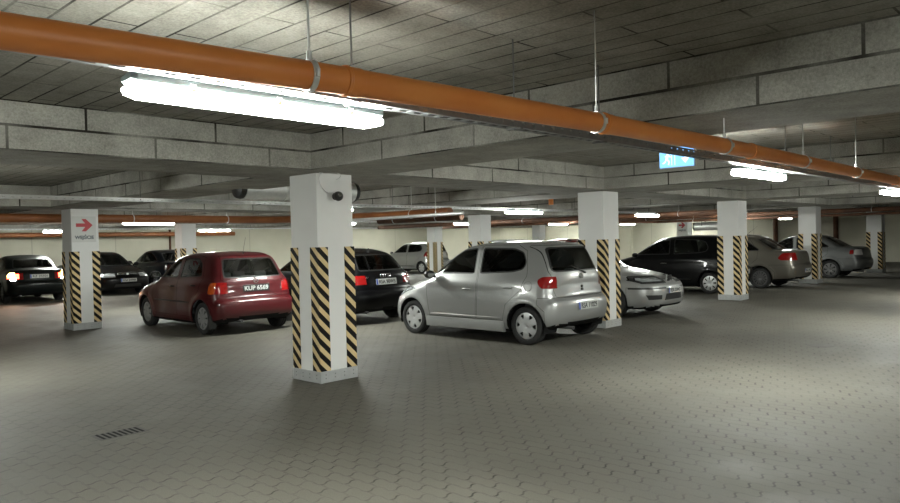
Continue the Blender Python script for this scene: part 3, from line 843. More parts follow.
def build_car(name, sp, mats, label, loc, heading, h=.05, detail=2):
    """loc = ground point below the middle between the axles; heading = direction the nose points (deg)"""
    L, W = sp['L'], sp['W']; half = (sp['fa']+sp['ra'])/2
    body = Body(sp); bm = body.mesh(h)
    lay = bm.faces.layers.int.new('reg')
    side = lambda c: abs(c[1]) > .35
    pts = {}
    Ra = sp.get('Ra', sp['R']+.045)
    parts = {0: ('body', mats['paint'])}
    nid = [0]
    def new(nm, mat, **k):
        nid[0] += 1; parts[nid[0]] = (nm, mat, k); return nid[0]
    BL = M['black']; GAP = -1
    def panel(nm, mat, view, poly, filt, gap=.005, only=None, **k):
        rid = new(nm, mat, **k)
        if gap:
            region(bm, lay, view, poly, filt, GAPID, only)
            region(bm, lay, view, offset(poly, gap), filt, rid, {GAPID})
        else: region(bm, lay, view, poly, filt, rid, only)
        return rid
    GAPID = new('gap', None)
    SEAL = new('window_seal', sp.get('sealmat', BL))
    gp = sp.get('gap', .005)
    # bumpers (side view polygons), bonnet, boot
    if 'bump_f' in sp: panel('front_bumper', mats.get('bumper', mats['paint']), 'side', sp['bump_f'], lambda c: c[0] < L*.4, gp)
    if 'bump_r' in sp: panel('rear_bumper', mats.get('bumper', mats['paint']), 'side', sp['bump_r'], lambda c: c[0] > L*.6, gp)
    if 'bonnet' in sp:
        zl = sp['bonnet_z']; panel('bonnet', mats['paint'], 'top', sp['bonnet'], lambda c: c[2] > zl and c[0] < L*.4, gp)
    tg = sp['tail']   # rear view (y,z) outline of hatch or boot
    if tg: panel('tailgate' if sp.get('hatch', True) else 'boot_lid', mats['paint'], 'end', tg, lambda c: c[0] > sp['tail_s'], gp)
    if 'deck' in sp: region(bm, lay, 'top', sp['deck'], lambda c: c[2] > sp['belt']-.15 and c[0] > L*.6, nid[0])
    for d in sp['doors']:
        panel('door', mats['paint'], 'side', d, side, gp, split=True)
    # windows
    for wn in sp['windows']:
        wn = rounded(wn, .05, 3)
        region(bm, lay, 'side', wn, lambda c: abs(c[1]) > .35 and c[2] > sp['belt']-.12, SEAL)
        rid = new('window', mats.get('glass', M['glass']), split=True, inset=.005)
        region(bm, lay, 'side', offset(wn, .020), lambda c: abs(c[1]) > .35 and c[2] > sp['belt']-.12, rid, {SEAL})
    for nm, key, fl in (('windscreen', 'ws', lambda c: sp['ws_s'][0] < c[0] < sp['ws_s'][1] and c[2] > sp['belt']-.06), ('rear_window', 'rw', lambda c: c[0] > sp['rw_s'])):
        wn = rounded(sp[key], .07, 3)
        region(bm, lay, 'end', wn, fl, SEAL)
        rid = new(nm, mats.get('glass', M['glass']), inset=.004)
        region(bm, lay, 'end', offset(wn, .022), fl, rid, {SEAL})
    # lights, grilles
    for (nm, mat, poly, lim) in sp.get('front', []):
        for sg in (1, -1):
            P2 = [(y*sg, z) for y, z in poly]
            sym = min(y for y, z in poly) < -.01
            if sym and sg < 0: continue
            ff = (lambda c, lim=lim, sg=sg, sym=sym: c[0] < lim and (sym or c[1]*sg > .02))
            rid = new(nm, M[mat], light=True); 
            region(bm, lay, 'end', P2, ff, GAPID if nm == 'headlight' else rid)
            if nm == 'headlight': region(bm, lay, 'end', offset(P2, .008), ff, rid, {GAPID})
    for (nm, mat, poly, ymin) in sp.get('tail_lights', []):
        poly = rounded(poly, .035, 2)
        ids = []
        fl = lambda c, ymin=ymin: c[0] > L*.7 and abs(c[1]) > ymin-.12
        box_ = [(L*.7, ymin), (L+.3, ymin), (L+.3, W), (L*.7, W)]
        for sg in (1, -1):
            cut(bm, 'top', [(a, b*sg) for a, b in box_], lambda c: c[0] > L*.7 and poly_z0(poly)-.05 < c[2] < poly_z1(poly)+.05, lay)
        cut(bm, 'side', poly, fl, lay)
        for sg in (1, -1):
            rid = new(nm, M[mat] if isinstance(mat, str) else mat[0 if sg > 0 else 1], light=True)
            for f in bm.faces:
                c = f.calc_center_median()
                if c[0] > L*.7 and c[1]*sg > ymin and inside(poly, c[0], c[2]): f[lay] = rid
    for (nm, mat, poly) in sp.get('rear', []):
        rid = new(nm, M[mat]); region(bm, lay, 'end', poly, lambda c: c[0] > L*.8, rid)
    # wheel arches
    WELL = new('well', None)
    for a in (sp['fa'], sp['ra']):
        circ = [(a+Ra*math.cos(k*math.pi/14), sp['R']+.01+Ra*math.sin(k*math.pi/14)) for k in range(28)]
        cut(bm, 'side', circ, lambda c: abs(c[1]) > W/2-.42, lay)
        for f in bm.faces:
            c = f.calc_center_median()
            if abs(c[1]) > W/2-.36 and (c[0]-a)**2+(c[2]-sp['R']-.01)**2 < Ra*Ra: f[lay] = WELL
    # black underside and lower trim
    UND = new('underside', BL)
    for f in bm.faces:
        if f.normal.z < -.6 and f.calc_center_median()[2] < .45 and f[lay] != WELL: f[lay] = UND
    # gather arrays
    bm.verts.index_update(); P = np.array([v.co[:] for v in bm.verts]); P = body.snap(P, 2)
    Nn = body.grad(P); Nn /= np.linalg.norm(Nn, axis=1)[:, None]+1e-9
    faces = [([v.index for v in f.verts], f[lay]) for f in bm.faces]; bm.free()
    T = np.stack([half-P[:, 0], -P[:, 1]*-1, P[:, 2]], 1)      # to local: x forward
    # mirroring s->x flips handedness: keep y, reverse winding
    NT = np.stack([-Nn[:, 0], Nn[:, 1], Nn[:, 2]], 1)
    root = empty(name, loc, R(heading)); tag(root, label, 'car')
    def emit(nm, fl, mat, inset=0., extra=None, two=None):
        used = {}; V = []; NV = []; Fs = []; mi = []
        def add(i, off, flip):
            k = (i, off, flip)
            if k not in used:
                used[k] = len(V); V.append(T[i]+NT[i]*off); NV.append(NT[i]*(-1 if flip else 1))
            return used[k]
        for vs in fl: Fs.append([add(i, -inset, 0) for i in vs][::-1]); mi.append(0)
        for (vs, off, flip, m) in (extra or []):
            idx = [add(i, off, flip) for i in vs]; Fs.append(idx if flip else idx[::-1]); mi.append(m)
        me = bpy.data.meshes.new(nm); me.from_pydata(V, [], Fs)
        for mm in mat: me.materials.append(mm)
        for p, m in zip(me.polygons, mi): p.material_index = m; p.use_smooth = True
        me.update()
        try: me.normals_split_custom_set_from_vertices([Vector(n) for n in NV])
        except Exception as e: print('normals', e)
        return link(nm, me, None, root)
    groups = {}
    liner = []
    glassids = {k for k, v in parts.items() if v[0] in ('window', 'windscreen', 'rear_window')}
    for vs, r in faces:
        if r == WELL: continue
        if r == GAPID or r == SEAL: pass
        if r not in glassids: liner.append((vs, -.016, True, 1)); 
        if r == GAPID:
            liner.append((vs, -.012, False, 1)); continue
        sp_ = len(parts[r]) > 2 and parts[r][2].get('split')
        key = (r, 0 if not sp_ else (1 if P[vs].mean(0)[1] > 0 else -1))
        groups.setdefault(key, []).append(vs)
    bodyfl = groups.pop((0, 0), [])
    und = groups.pop((UND, 0), [])
    emit('body', bodyfl, [mats['paint'], M['trimgap']], 0, liner+[(v, 0., False, 1) for v in und])
    seal = groups.pop((SEAL, 0), [])
    if seal: emit('window_seal', seal, [parts[SEAL][1]], .002)
    doors = []
    for (r, sg), fl in groups.items():
        nm, mat, kw = parts[r]
        o = emit(nm, fl, [mat], kw.get('inset', 0))
        if nm == 'door': doors.append((o, sg, np.array([P[v].mean(0) for v in fl])))
        if nm in ('tailgate', 'boot_lid'): boot = o
        pts.setdefault(nm, []).append(o)
    # wheel housings
    for a in (sp['fa'], sp['ra']):
        for sg in (1, -1):
            bm = bmesh.new(); A = []; B = []
            for k in range(0, 29):
                t = -.35+(math.pi+.7)*k/28
                x, z = half-a+(Ra+.004)*math.cos(t), sp['R']+.01+(Ra+.004)*math.sin(t)
                if z < .13: z = .13
                A.append(bm.verts.new((x, sg*(W/2-.045), z))); B.append(bm.verts.new((x, sg*(W/2-.36), z)))
            for k in range(28): bm.faces.new((A[k], A[k+1], B[k+1], B[k]))
            bm.faces.new(B)
            bmobj('wheel_housing', bm, M['trimgap'], root)
    # wheels
    wd = sp.get('wd', .175); wm, hm, dm = wheel_meshes(sp['R'], wd, sp.get('wheel', (6, .42, .80, .42, 0)), mats.get('hub', M['alloy']))
    for a in (sp['fa'], sp['ra']):
        for sg in (1, -1):
            o = link('wheel', wm, None, root, (half-a, sg*(W/2-wd/2-.035), sp['R']), (0, R(17*(a > 1)+9*sg), 0 if sg > 0 else math.pi))
            link('hubcap', hm, None, o); link('brake_disc', dm, None, o)
    # cabin
    zf = .30; 
    sx = half-sp['seat_s']
    for y in (.36, -.36): seat_obj(root, sx, y, zf, 0)
    seat_obj(root, sx-.80, 0, zf+.02, 0, W-.42, True)
    bm = bmesh.new(); d0 = half-sp['ws_base']; box(bm, (d0-.42, -W/2+.20, .62), (d0-.10, W/2-.20, sp['belt']-.09), .06); bmobj('dashboard', bm, M['interior'], root, True)
    bm = bmesh.new(); c = Vector((d0-.50, .36, .88)); 
    tube(bm, [c+Vector((.10*math.sin(k*math.pi/12), .18*math.cos(k*math.pi/12), .15*math.sin(k*math.pi/12))) for k in range(24)], .014, 8, closed=True)
    tube(bm, [c+Vector((.0, -.17, 0)), c+Vector((.03, 0, -.02)), c+Vector((0, .17, 0))], .012, 6); tube(bm, [c+Vector((.03, 0, -.02)), c+Vector((.2, 0, -.12))], .02, 8)
    bmobj('steering_wheel', bm, M['interior'], root, True)
    # surface probes
    def sy(s, z):   # y of the side surface
        lo, hi = .2, W/2+.2
        for _ in range(30):
            m = (lo+hi)/2
            if body.F(np.array([s]), np.array([m]), np.array([z]))[0] < 0: lo = m
            else: hi = m
        return lo
    def sxr(y, z, rear=True):
        lo, hi = L/2, (L+.3 if rear else -.3)
        for _ in range(30):
            m = (lo+hi)/2
            if body.F(np.array([m]), np.array([y]), np.array([z]))[0] < 0: lo = m
            else: hi = m
        return lo
    def sz_(s, y):
        lo, hi = .6, sp['H']+.3
        for _ in range(30):
            m = (lo+hi)/2
            if body.F(np.array([s]), np.array([y]), np.array([m]))[0] < 0: lo = m
            else: hi = m
        return lo
    sp['_sy'], sp['_sx'], sp['_sz'], sp['_half'] = sy, sxr, sz_, half
    # mirrors
    ms, mz = sp['mirror']
    for sg in (1, -1):
        y = sy(ms+.05, mz-.03)
        bm = bmesh.new(); n = 16; prev = None
        secs = [(.00, .035), (.015, .075), (.05, .088), (.09, .085), (.10, .078)]
        for k, (dx, rr) in enumerate(secs):
            rg = [bm.verts.new((half-ms+.06-dx, sg*(y+.10)+rr*1.05*math.cos(2*math.pi*q/n), mz+.045+rr*.78*math.sin(2*math.pi*q/n))) for q in range(n)]
            if prev:
                for q in range(n): bm.faces.new((prev[q], prev[(q+1) % n], rg[(q+1) % n], rg[q]))
            else: bm.faces.new(rg)
            prev = rg
        bm.faces.new(prev)
        bmesh.ops.recalc_face_normals(bm, faces=bm.faces[:])
        x = half-ms
        tube(bm, [(x-.01, sg*(y-.02), mz+.0), (x-.01, sg*(y+.06), mz+.03)], .022, 8)
        o = bmobj('door_mirror', bm, mats.get('mirror', mats['paint']), root, True)
        bm = bmesh.new(); rg = [bm.verts.new((half-ms+.06-.1015, sg*(y+.10)+.072*math.cos(2*math.pi*q/n), mz+.045+.052*math.sin(2*math.pi*q/n))) for q in range(n)]; bm.faces.new(rg)
        bmobj('mirror_glass', bm, M['chrome'], o)
    # door handles
    for (hs, hz) in sp['handles']:
        for sg in (1, -1):
            y = sy(hs, hz); dr = [d for d, s_, C in doors if s_ == sg and C[:, 0].min() < hs < C[:, 0].max() and C[:, 2].min() < hz < C[:, 2].max()]
            bm = bmesh.new(); y2 = sy(hs+.08, hz); y1 = sy(hs-.08, hz)
            pth = [(half-hs+.085, sg*(y1-.004), hz), (half-hs+.06, sg*(y1+.018), hz+.003), (half-hs, sg*(y+.026), hz+.005), (half-hs-.06, sg*(y2+.018), hz+.003), (half-hs-.085, sg*(y2-.004), hz)]
            tube(bm, pth, [.010, .013, .014, .013, .010], 8)
            bmobj('door_handle', bm, mats.get('handle', mats['paint']), dr[0] if dr else root, True)
    # side rubbing strip
    if 'strip' in sp:
        for (s0_, s1_, z) in sp['strip']:
            for sg in (1, -1):
                bm = bmesh.new(); n = 12
                tube(bm, [(half-(s0_+(s1_-s0_)*k/n), sg*(sy(s0_+(s1_-s0_)*k/n, z)+.002), z) for k in range(n+1)], [.004]+[.013]*(n-1)+[.004], 8)
                bmobj('rubbing_strip', bm, mats.get('strip', BL), root, True)
    if 'antenna' in sp:
        s, lean, ln = sp['antenna']; z = sz_(s, 0); bm = bmesh.new()
        tube(bm, [(half-s, 0, z-.01), (half-s, 0, z+.03)], .012, 8); tube(bm, [(half-s, 0, z+.03), (half-s-lean, 0, z+ln)], [.004, .0025], 6); bmobj('antenna', bm, BL, root)
    if 'plate_r' in sp:
        z, w, hh, tx, st = sp['plate_r']; s = max(sxr(0, z-hh/2), sxr(0, z+hh/2), sxr(w/2, z-hh/2)); par = boot if (sp.get('plate_on_boot') and 'boot' in dir()) else root
        tl = math.atan2(sxr(0, z-hh/2)-sxr(0, z+hh/2), hh)
        make_plate(root, half-sxr(0, z)-.012-abs(tl)*0, z, w, hh, tx, M['plate_white'] if st == 'black' else M['black'], M['plate_black'] if st == 'black' else M['plate_white'], st == 'eu', -1, tilt=-max(-.4, min(.4, tl)))
    if 'plate_f' in sp:
        z, w, hh, tx, st = sp['plate_f']; make_plate(root, half-sxr(0, z, False)+.02, z, w, hh, tx, M['black'], M['plate_white'], st == 'eu', 1)
    if 'wiper' in sp:
        (ya, za), (yb, zb) = sp['wiper']; bm = bmesh.new()
        P_ = [(half-sxr(ya+(yb-ya)*k/6, za+(zb-za)*k/6)-.015, ya+(yb-ya)*k/6, za+(zb-za)*k/6) for k in range(7)]
        tube(bm, P_, [.018, .014, .010, .009, .008, .007, .006], 8); bmobj('rear_wiper', bm, BL, root, True)
    if 'exhaust' in sp:
        y = sp['exhaust']; s = sxr(y, .36); bm = bmesh.new()
        lathe(bm, [(.020, 0), (.026, 0), (.026, .25), (.020, .25), (.020, 0)], 16, 'x'); bmobj('exhaust_pipe', bm, M['hub_dark'], root, True, (half-s+.02, y, .235))
    for fn in sp.get('extra', []): fn(root, sp, mats)
    return root
def poly_z0(p): return min(z for s, z in p)
def poly_z1(p): return max(z for s, z in p)
def ring_bm(pts, r, seg=6):
    bm = bmesh.new(); tube(bm, pts, r, seg, closed=True); return bm
def ellipse(x, y, z, a, b, n=24): return [(x, y+a*math.cos(2*math.pi*k/n), z+b*math.sin(2*math.pi*k/n)) for k in range(n)]

# ---- emblems and small marks
def emblem_ellipses(root, sp, mats):      # three interlocked ovals on the tailgate
    z = .985; x = sp['_half']-sp['_sx'](0, z)-.008
    bm = bmesh.new(); tube(bm, ellipse(x, 0, z, .055, .037), .0045, 6, closed=True); tube(bm, ellipse(x, 0, z+.008, .032, .016), .0035, 6, closed=True); tube(bm, ellipse(x, 0, z, .014, .034), .0035, 6, closed=True)
    bmobj('badge', bm, M['chrome'], root, True)
    z = .80; x = sp['_half']-sp['_sx'](0, z); bm = bmesh.new(); tube(bm, [(x+.01, 0, z+.03), (x-.012, 0, z+.03)], .022, 12); box(bm, (x-.014, -.028, z-.03), (x, .028, z+.005), .004)
    bmobj('tailgate_lock', bm, M['black'], root)
    s = 3.11; z = .86; y = sp['_sy'](s, z)
    bm = bmesh.new(); tube(bm, [(sp['_half']-s+.075*math.cos(k*math.pi/10), sp['_sy'](s-.075*math.cos(k*math.pi/10), z+.07*math.sin(k*math.pi/10))+.0005, z+.07*math.sin(k*math.pi/10)) for k in range(20)], .0028, 6, closed=True); bmobj('fuel_flap', bm, M['hub_dark'], root)
    # side skirts under the doors
    for sg in (1, -1):
        bm = bmesh.new(); n = 10; prev = None
        for k in range(n+1):
            s = 1.07+(2.68-1.07)*k/n; yy = sp['_sy'](s, .30)
            q = [(yy-.05, .335), (yy+.012, .325), (yy+.028, .25), (yy+.022, .175), (yy-.05, .165)]
            rg = [bm.verts.new((sp['_half']-s, sg*a, b)) for a, b in q]
            if prev:
                for i in range(4): bm.faces.new((prev[i], prev[i+1], rg[i+1], rg[i]))
            else: bm.faces.new(rg)
            prev = rg
        bm.faces.new(prev); bmesh.ops.recalc_face_normals(bm, faces=bm.faces[:])
        bmobj('side_skirt', bm, mats['paint'], root, True)
    bm = bmesh.new(); tube(bm, [(sp['_half']-3.30, 0, 1.525), (sp['_half']-3.36, 0, 1.515)], .012, 8)
    bmobj('aerial_base', bm, M['black'], root)
def emblem_vw(root, sp, mats):
    z = .935; x = sp['_half']-sp['_sx'](0, z)-.010
    bm = bmesh.new(); tube(bm, ellipse(x, 0, z, .048, .048), .005, 6, closed=True)
    tube(bm, [(x, .022, z+.040), (x, 0, z+.004), (x, -.022, z+.040)], .004, 6); tube(bm, [(x, .040, z+.020), (x, .020, z-.036), (x, 0, z-.002), (x, -.020, z-.036), (x, -.040, z+.020)], .004, 6)
    bmobj('badge', bm, M['chrome'], root, True)
    for sg in (1, -1):     # mud flaps
        for a in (sp['ra'],):
            bm = bmesh.new(); box(bm, (sp['_half']-a-.36, sg*.80-.09, .12), (sp['_half']-a-.335, sg*.80+.05 if sg > 0 else sg*.80+.09, .36), .006)
            bmobj('mud_flap', bm, M['black'], root)
    for y in (-.55,):
        me = text_mesh('GT', .05, .001, width=.10, height=.028); link('model_letters', me, M['chrome'], root, (sp['_half']-sp['_sx'](y, .90)-.006, y, .90), (R(90), 0, R(-90)))
def emblem_rings(root, sp, mats):
    z = .915; x = sp['_half']-sp['_sx'](0, z)-.012; bm = bmesh.new()
    for k in range(4): tube(bm, ellipse(x, (k-1.5)*.062, z, .038, .038), .0045, 6, closed=True)
    bmobj('badge', bm, M['chrome'], root, True)
    me = text_mesh('A3', .05, .001, width=.07, height=.035); link('model_letters', me, M['chrome'], root, (sp['_half']-sp['_sx'](.45, .89)-.006, .45, .89), (R(90), 0, R(-90)))
    z = sp['_sz'](3.55, 0); bm = bmesh.new(); prism(bm, [(sp['_half']-3.50, z-.01), (sp['_half']-3.62, z-.02), (sp['_half']-3.60, z+.07)], -.012, .012, 'y'); bmobj('shark_fin_aerial', bm, M['black'], root)
def emblem_s(root, sp, mats):
    s = sp['_sx'](0, .70, False); x = sp['_half']-s+.012
    bm = bmesh.new(); prism(bm, [(-.085, .62), (.085, .62), (.10, .70), (.085, .80), (-.085, .80), (-.10, .70)], x-.03, x, 'x'); bmobj('grille_shield', bm, M['chrome'], root)
    bm = bmesh.new(); prism(bm, [(-.070, .632), (.070, .632), (.084, .70), (.070, .788), (-.070, .788), (-.084, .70)], x, x+.004, 'x'); bmobj('grille_mesh', bm, M['black'], root)
    me = text_mesh('S', .1, .002, width=.065, height=.085); link('badge', me, M['chrome'], root, (x+.006, 0, .71), (R(90), 0, R(90)))
def emblem_shield(root, sp, mats):
    s = sp['_sx'](0, .70, False); x = sp['_half']-s+.015
    bm = bmesh.new(); box(bm, (x-.02, -.33, .60), (x-.008, .33, .74), .02)
    bmobj('grille', bm, M['black'], root)
    bm = bmesh.new()
    for k in range(15): y = -.29+k*.58/14; box(bm, (x-.009, y-.005, .61), (x-.004, y+.005, .73))
    tube(bm, [(x, -.34, .75), (x+.005, 0, .765), (x, .34, .75), (x, .32, .60), (x+.005, 0, .59), (x, -.32, .60)], .009, 6, closed=True)
    bmobj('grille_bars', bm, M['chrome'], root)
    bm = bmesh.new(); prism(bm, [(0, .62), (.035, .68), (.035, .74), (-.035, .74), (-.035, .68)], x, x+.012, 'x'); bmobj('badge', bm, M['alloy'], root)

def scale_spec(sp, L, W, H):
    """the same outline stretched to another length, width and height (wheels keep their size)"""
    kx, kz, ky = L/sp['L'], H/sp['H'], W/sp['W']; o = dict(sp)
    f2 = lambda P: [(a*kx, b*kz) for a, b in P]
    e2 = lambda P: [(a*ky, b*kz) for a, b in P]
    for k in ('low', 'cab', 'bump_f', 'bump_r'): 
        if k in o: o[k] = f2(o[k])
    o['windows'] = [f2(w) for w in o['windows']]; o['doors'] = [f2(w) for w in o['doors']]
    for k in ('ws', 'rw', 'tail'): o[k] = e2(o[k]) if o[k] else o[k]
    if 'bonnet' in o: o['bonnet'] = [(a*kx, b*ky) for a, b in o['bonnet']]; o['bonnet_z'] *= kz
    if 'deck' in o: o['deck'] = [(a*kx, b*ky) for a, b in o['deck']]
    o['tail_lights'] = [(n, m, f2(p), y*ky) for n, m, p, y in o.get('tail_lights', [])]
    o['front'] = [(n, m, e2(p), l*kx) for n, m, p, l in o.get('front', [])]
    o['rear'] = [(n, m, e2(p)) for n, m, p in o.get('rear', [])]
    for k in ('fa', 'ra', 'seat_s', 'ws_base', 'tail_s', 'rw_s'): o[k] = o[k]*kx
    o['ws_s'] = (o['ws_s'][0]*kx, o['ws_s'][1]*kx); o['belt'] *= kz
    o['mirror'] = (o['mirror'][0]*kx, o['mirror'][1]*kz); o['handles'] = [(a*kx, b*kz) for a, b in o['handles']]
    if 'strip' in o: o['strip'] = [(a*kx, b*kx, c*kz) for a, b, c in o['strip']]
    if 'antenna' in o: o['antenna'] = (o['antenna'][0]*kx, o['antenna'][1], o['antenna'][2])
    o['L'], o['W'], o['H'] = L, W, H
    return o

YAR = dict(L=3.615, W=1.66, H=1.50, R=.282, fa=.70, ra=3.07, belt=.98, tumble=.36, shoulder=.05, cabmid=.56, wd=.165, sz=.58, sa=.6, sb=.5, bowf=.34, bowr=.15, kl=.14,
  low=[(.25, .19), (.06, .22), (-.02, .32), (-.01, .50), (.05, .64), (.20, .77), (.50, .88), (.85, .975), (1.10, 1.00), (2.0, 1.01), (3.0, 1.06), (3.40, 1.08), (3.50, 1.02), (3.53, .80), (3.545, .70), (3.61, .67), (3.64, .56), (3.62, .38), (3.52, .26), (3.20, .20), (2.0, .18)],
  cab=[(.80, .85), (.86, .955), (1.20, 1.17), (1.58, 1.40), (1.82, 1.49), (2.3, 1.535), (2.9, 1.525), (3.24, 1.485), (3.35, 1.44), (3.42, 1.28), (3.52, 1.02), (3.50, .85)],
  bump_f=[(-.3, .1), (.42, .1), (.42, .56), (-.3, .56)], bump_r=[(3.40, .1), (4.0, .1), (4.0, .695), (3.28, .695), (3.28, .60), (3.40, .5)],
  bonnet=[(.17, -.50), (.17, .50), (.55, .66), (.93, .66), (.86, .3), (.84, 0), (.86, -.3), (.93, -.66), (.55, -.66)], bonnet_z=.70,
  tail=[(-.60, .70), (.60, .70), (.635, .80), (.63, 1.0), (.63, 1.06), (.545, 1.455), (-.545, 1.455), (-.63, 1.06), (-.63, 1.0), (-.635, .80)], tail_s=3.0,
  doors=[[(1.12, .34), (2.12, .34), (2.14, .9), (2.10, 1.47), (1.75, 1.47), (1.02, 1.06), (1.05, .7)], [(2.14, .34), (2.66, .34), (2.72, .58), (2.98, .80), (3.06, 1.0), (2.98, 1.38), (2.80, 1.47), (2.12, 1.47), (2.16, .9)]],
  windows=[[(1.10, 1.02), (1.12, 1.05), (1.73, 1.40), (2.04, 1.435), (2.07, 1.03)], [(2.17, 1.03), (2.15, 1.435), (2.75, 1.42), (2.93, 1.36), (3.01, 1.20), (2.97, 1.10), (2.80, 1.06)]],
  ws=[(-.62, 1.00), (.62, 1.00), (.50, 1.43), (-.50, 1.43)], ws_s=(.7, 1.9), ws_base=.88,
  rw=[(-.605, 1.06), (.605, 1.06), (.525, 1.425), (-.525, 1.425)], rw_s=3.0, seat_s=1.95,
  front=[('headlight', 'headlight', [(.42, .56), (.74, .62), (.80, .78), (.66, .80), (.44, .68)], .75), ('grille', 'black', [(-.30, .60), (.30, .60), (.36, .67), (-.36, .67)], .4), ('air_intake', 'black', [(-.38, .28), (.38, .28), (.34, .38), (-.34, .38)], .4)],
  tail_lights=[('tail_light', 'tail_red', [(3.26, .955), (3.27, .90), (3.33, .83), (4., .82), (4., 1.0), (3.32, 1.0)], .56)],
  mirror=(1.20, .97), handles=[(1.93, .79), (2.76, .83)], strip=[(1.15, 2.62, .375)],
  wheel=(6, .52, .86, .40, 0), plate_r=(.555, .52, .115, 'RSA 11029', 'eu'), wiper=((0, 1.02), (.30, 1.16)), exhaust=.30, extra=[emblem_ellipses])
YAR['wiper'] = ((-.12, 1.03), (.20, 1.14))

POL = dict(L=3.72, W=1.655, H=1.42, R=.285, fa=.72, ra=3.09, belt=.95, tumble=.34, shoulder=.045, cabmid=.60, wd=.165, sz=.56, sa=.5, sb=.5, bowf=.26, bowr=.13, kl=.12,
  low=[(.25, .19), (.08, .20), (.0, .30), (-.02, .50), (.03, .66), (.18, .77), (.55, .87), (.98, .95), (2.0, .975), (3.1, 1.01), (3.48, 1.01), (3.58, .93), (3.60, .72), (3.62, .64), (3.73, .62), (3.745, .50), (3.72, .34), (3.60, .23), (3.2, .20), (2.0, .18)],
  cab=[(.90, .85), (1.0, .935), (1.35, 1.15), (1.72, 1.36), (1.95, 1.425), (2.4, 1.46), (2.95, 1.445), (3.22, 1.40), (3.32, 1.35), (3.44, 1.16), (3.585, .95), (3.55, .80)],
  bump_f=[(-.3, .1), (.42, .1), (.42, .60), (-.3, .60)], bump_r=[(3.44, .1), (4.1, .1), (4.1, .645), (3.30, .645), (3.30, .60), (3.44, .45)],
  bonnet=[(.12, -.55), (.12, .55), (.55, .68), (1.02, .68), (.96, .3), (.94, 0), (.96, -.3), (1.02, -.68), (.55, -.68)], bonnet_z=.72,
  tail=[(-.52, .655), (.52, .655), (.54, .92), (.63, .96), (.50, 1.38), (-.50, 1.38), (-.63, .96), (-.54, .92)], tail_s=3.0,
  doors=[[(1.16, .30), (2.13, .30), (2.16, .9), (2.17, 1.39), (1.80, 1.39), (1.10, 1.0), (1.10, .7)], [(2.15, .30), (2.68, .30), (2.74, .55), (3.0, .78), (3.06, 1.0), (2.94, 1.36), (2.75, 1.39), (2.19, 1.39), (2.18, .9)]],
  windows=[[(1.20, .985), (1.22, 1.02), (1.80, 1.335), (2.11, 1.355), (2.11, .99)], [(2.21, .99), (2.21, 1.355), (2.74, 1.345), (2.90, 1.27), (3.0, 1.04), (2.96, 1.02)]],
  ws=[(-.64, .97), (.64, .97), (.52, 1.36), (-.52, 1.36)], ws_s=(.8, 2.0), ws_base=1.0,
  rw=[(-.58, .985), (.58, .985), (.50, 1.335), (-.50, 1.335)], rw_s=3.0, seat_s=2.0,
  front=[('headlight', 'headlight', [(.44, .60), (.76, .60), (.78, .74), (.70, .76), (.44, .73)], .5), ('grille', 'black', [(-.40, .62), (.40, .62), (.40, .72), (-.40, .72)], .3)],
  tail_lights=[('tail_light', 'tail_red', [(3.40, .72), (4., .72), (4., .92), (3.40, .92)], .54), ('indicator_light', 'tail_orange', [(3.30, .73), (3.40, .72), (3.475, .72), (3.475, .92), (3.36, .92)], .54)],
  mirror=(1.38, 1.0), handles=[(1.98, .83), (2.80, .86)], strip=[(1.16, 2.66, .56)], antenna=(3.16, .10, .30),
  wheel=(8, .50, .88, .36, 0), plate_r=(.80, .53, .125, 'KUP 6569', 'black'), wiper=((0.0, 1.0), (.26, 1.02)), exhaust=.35, extra=[emblem_vw])

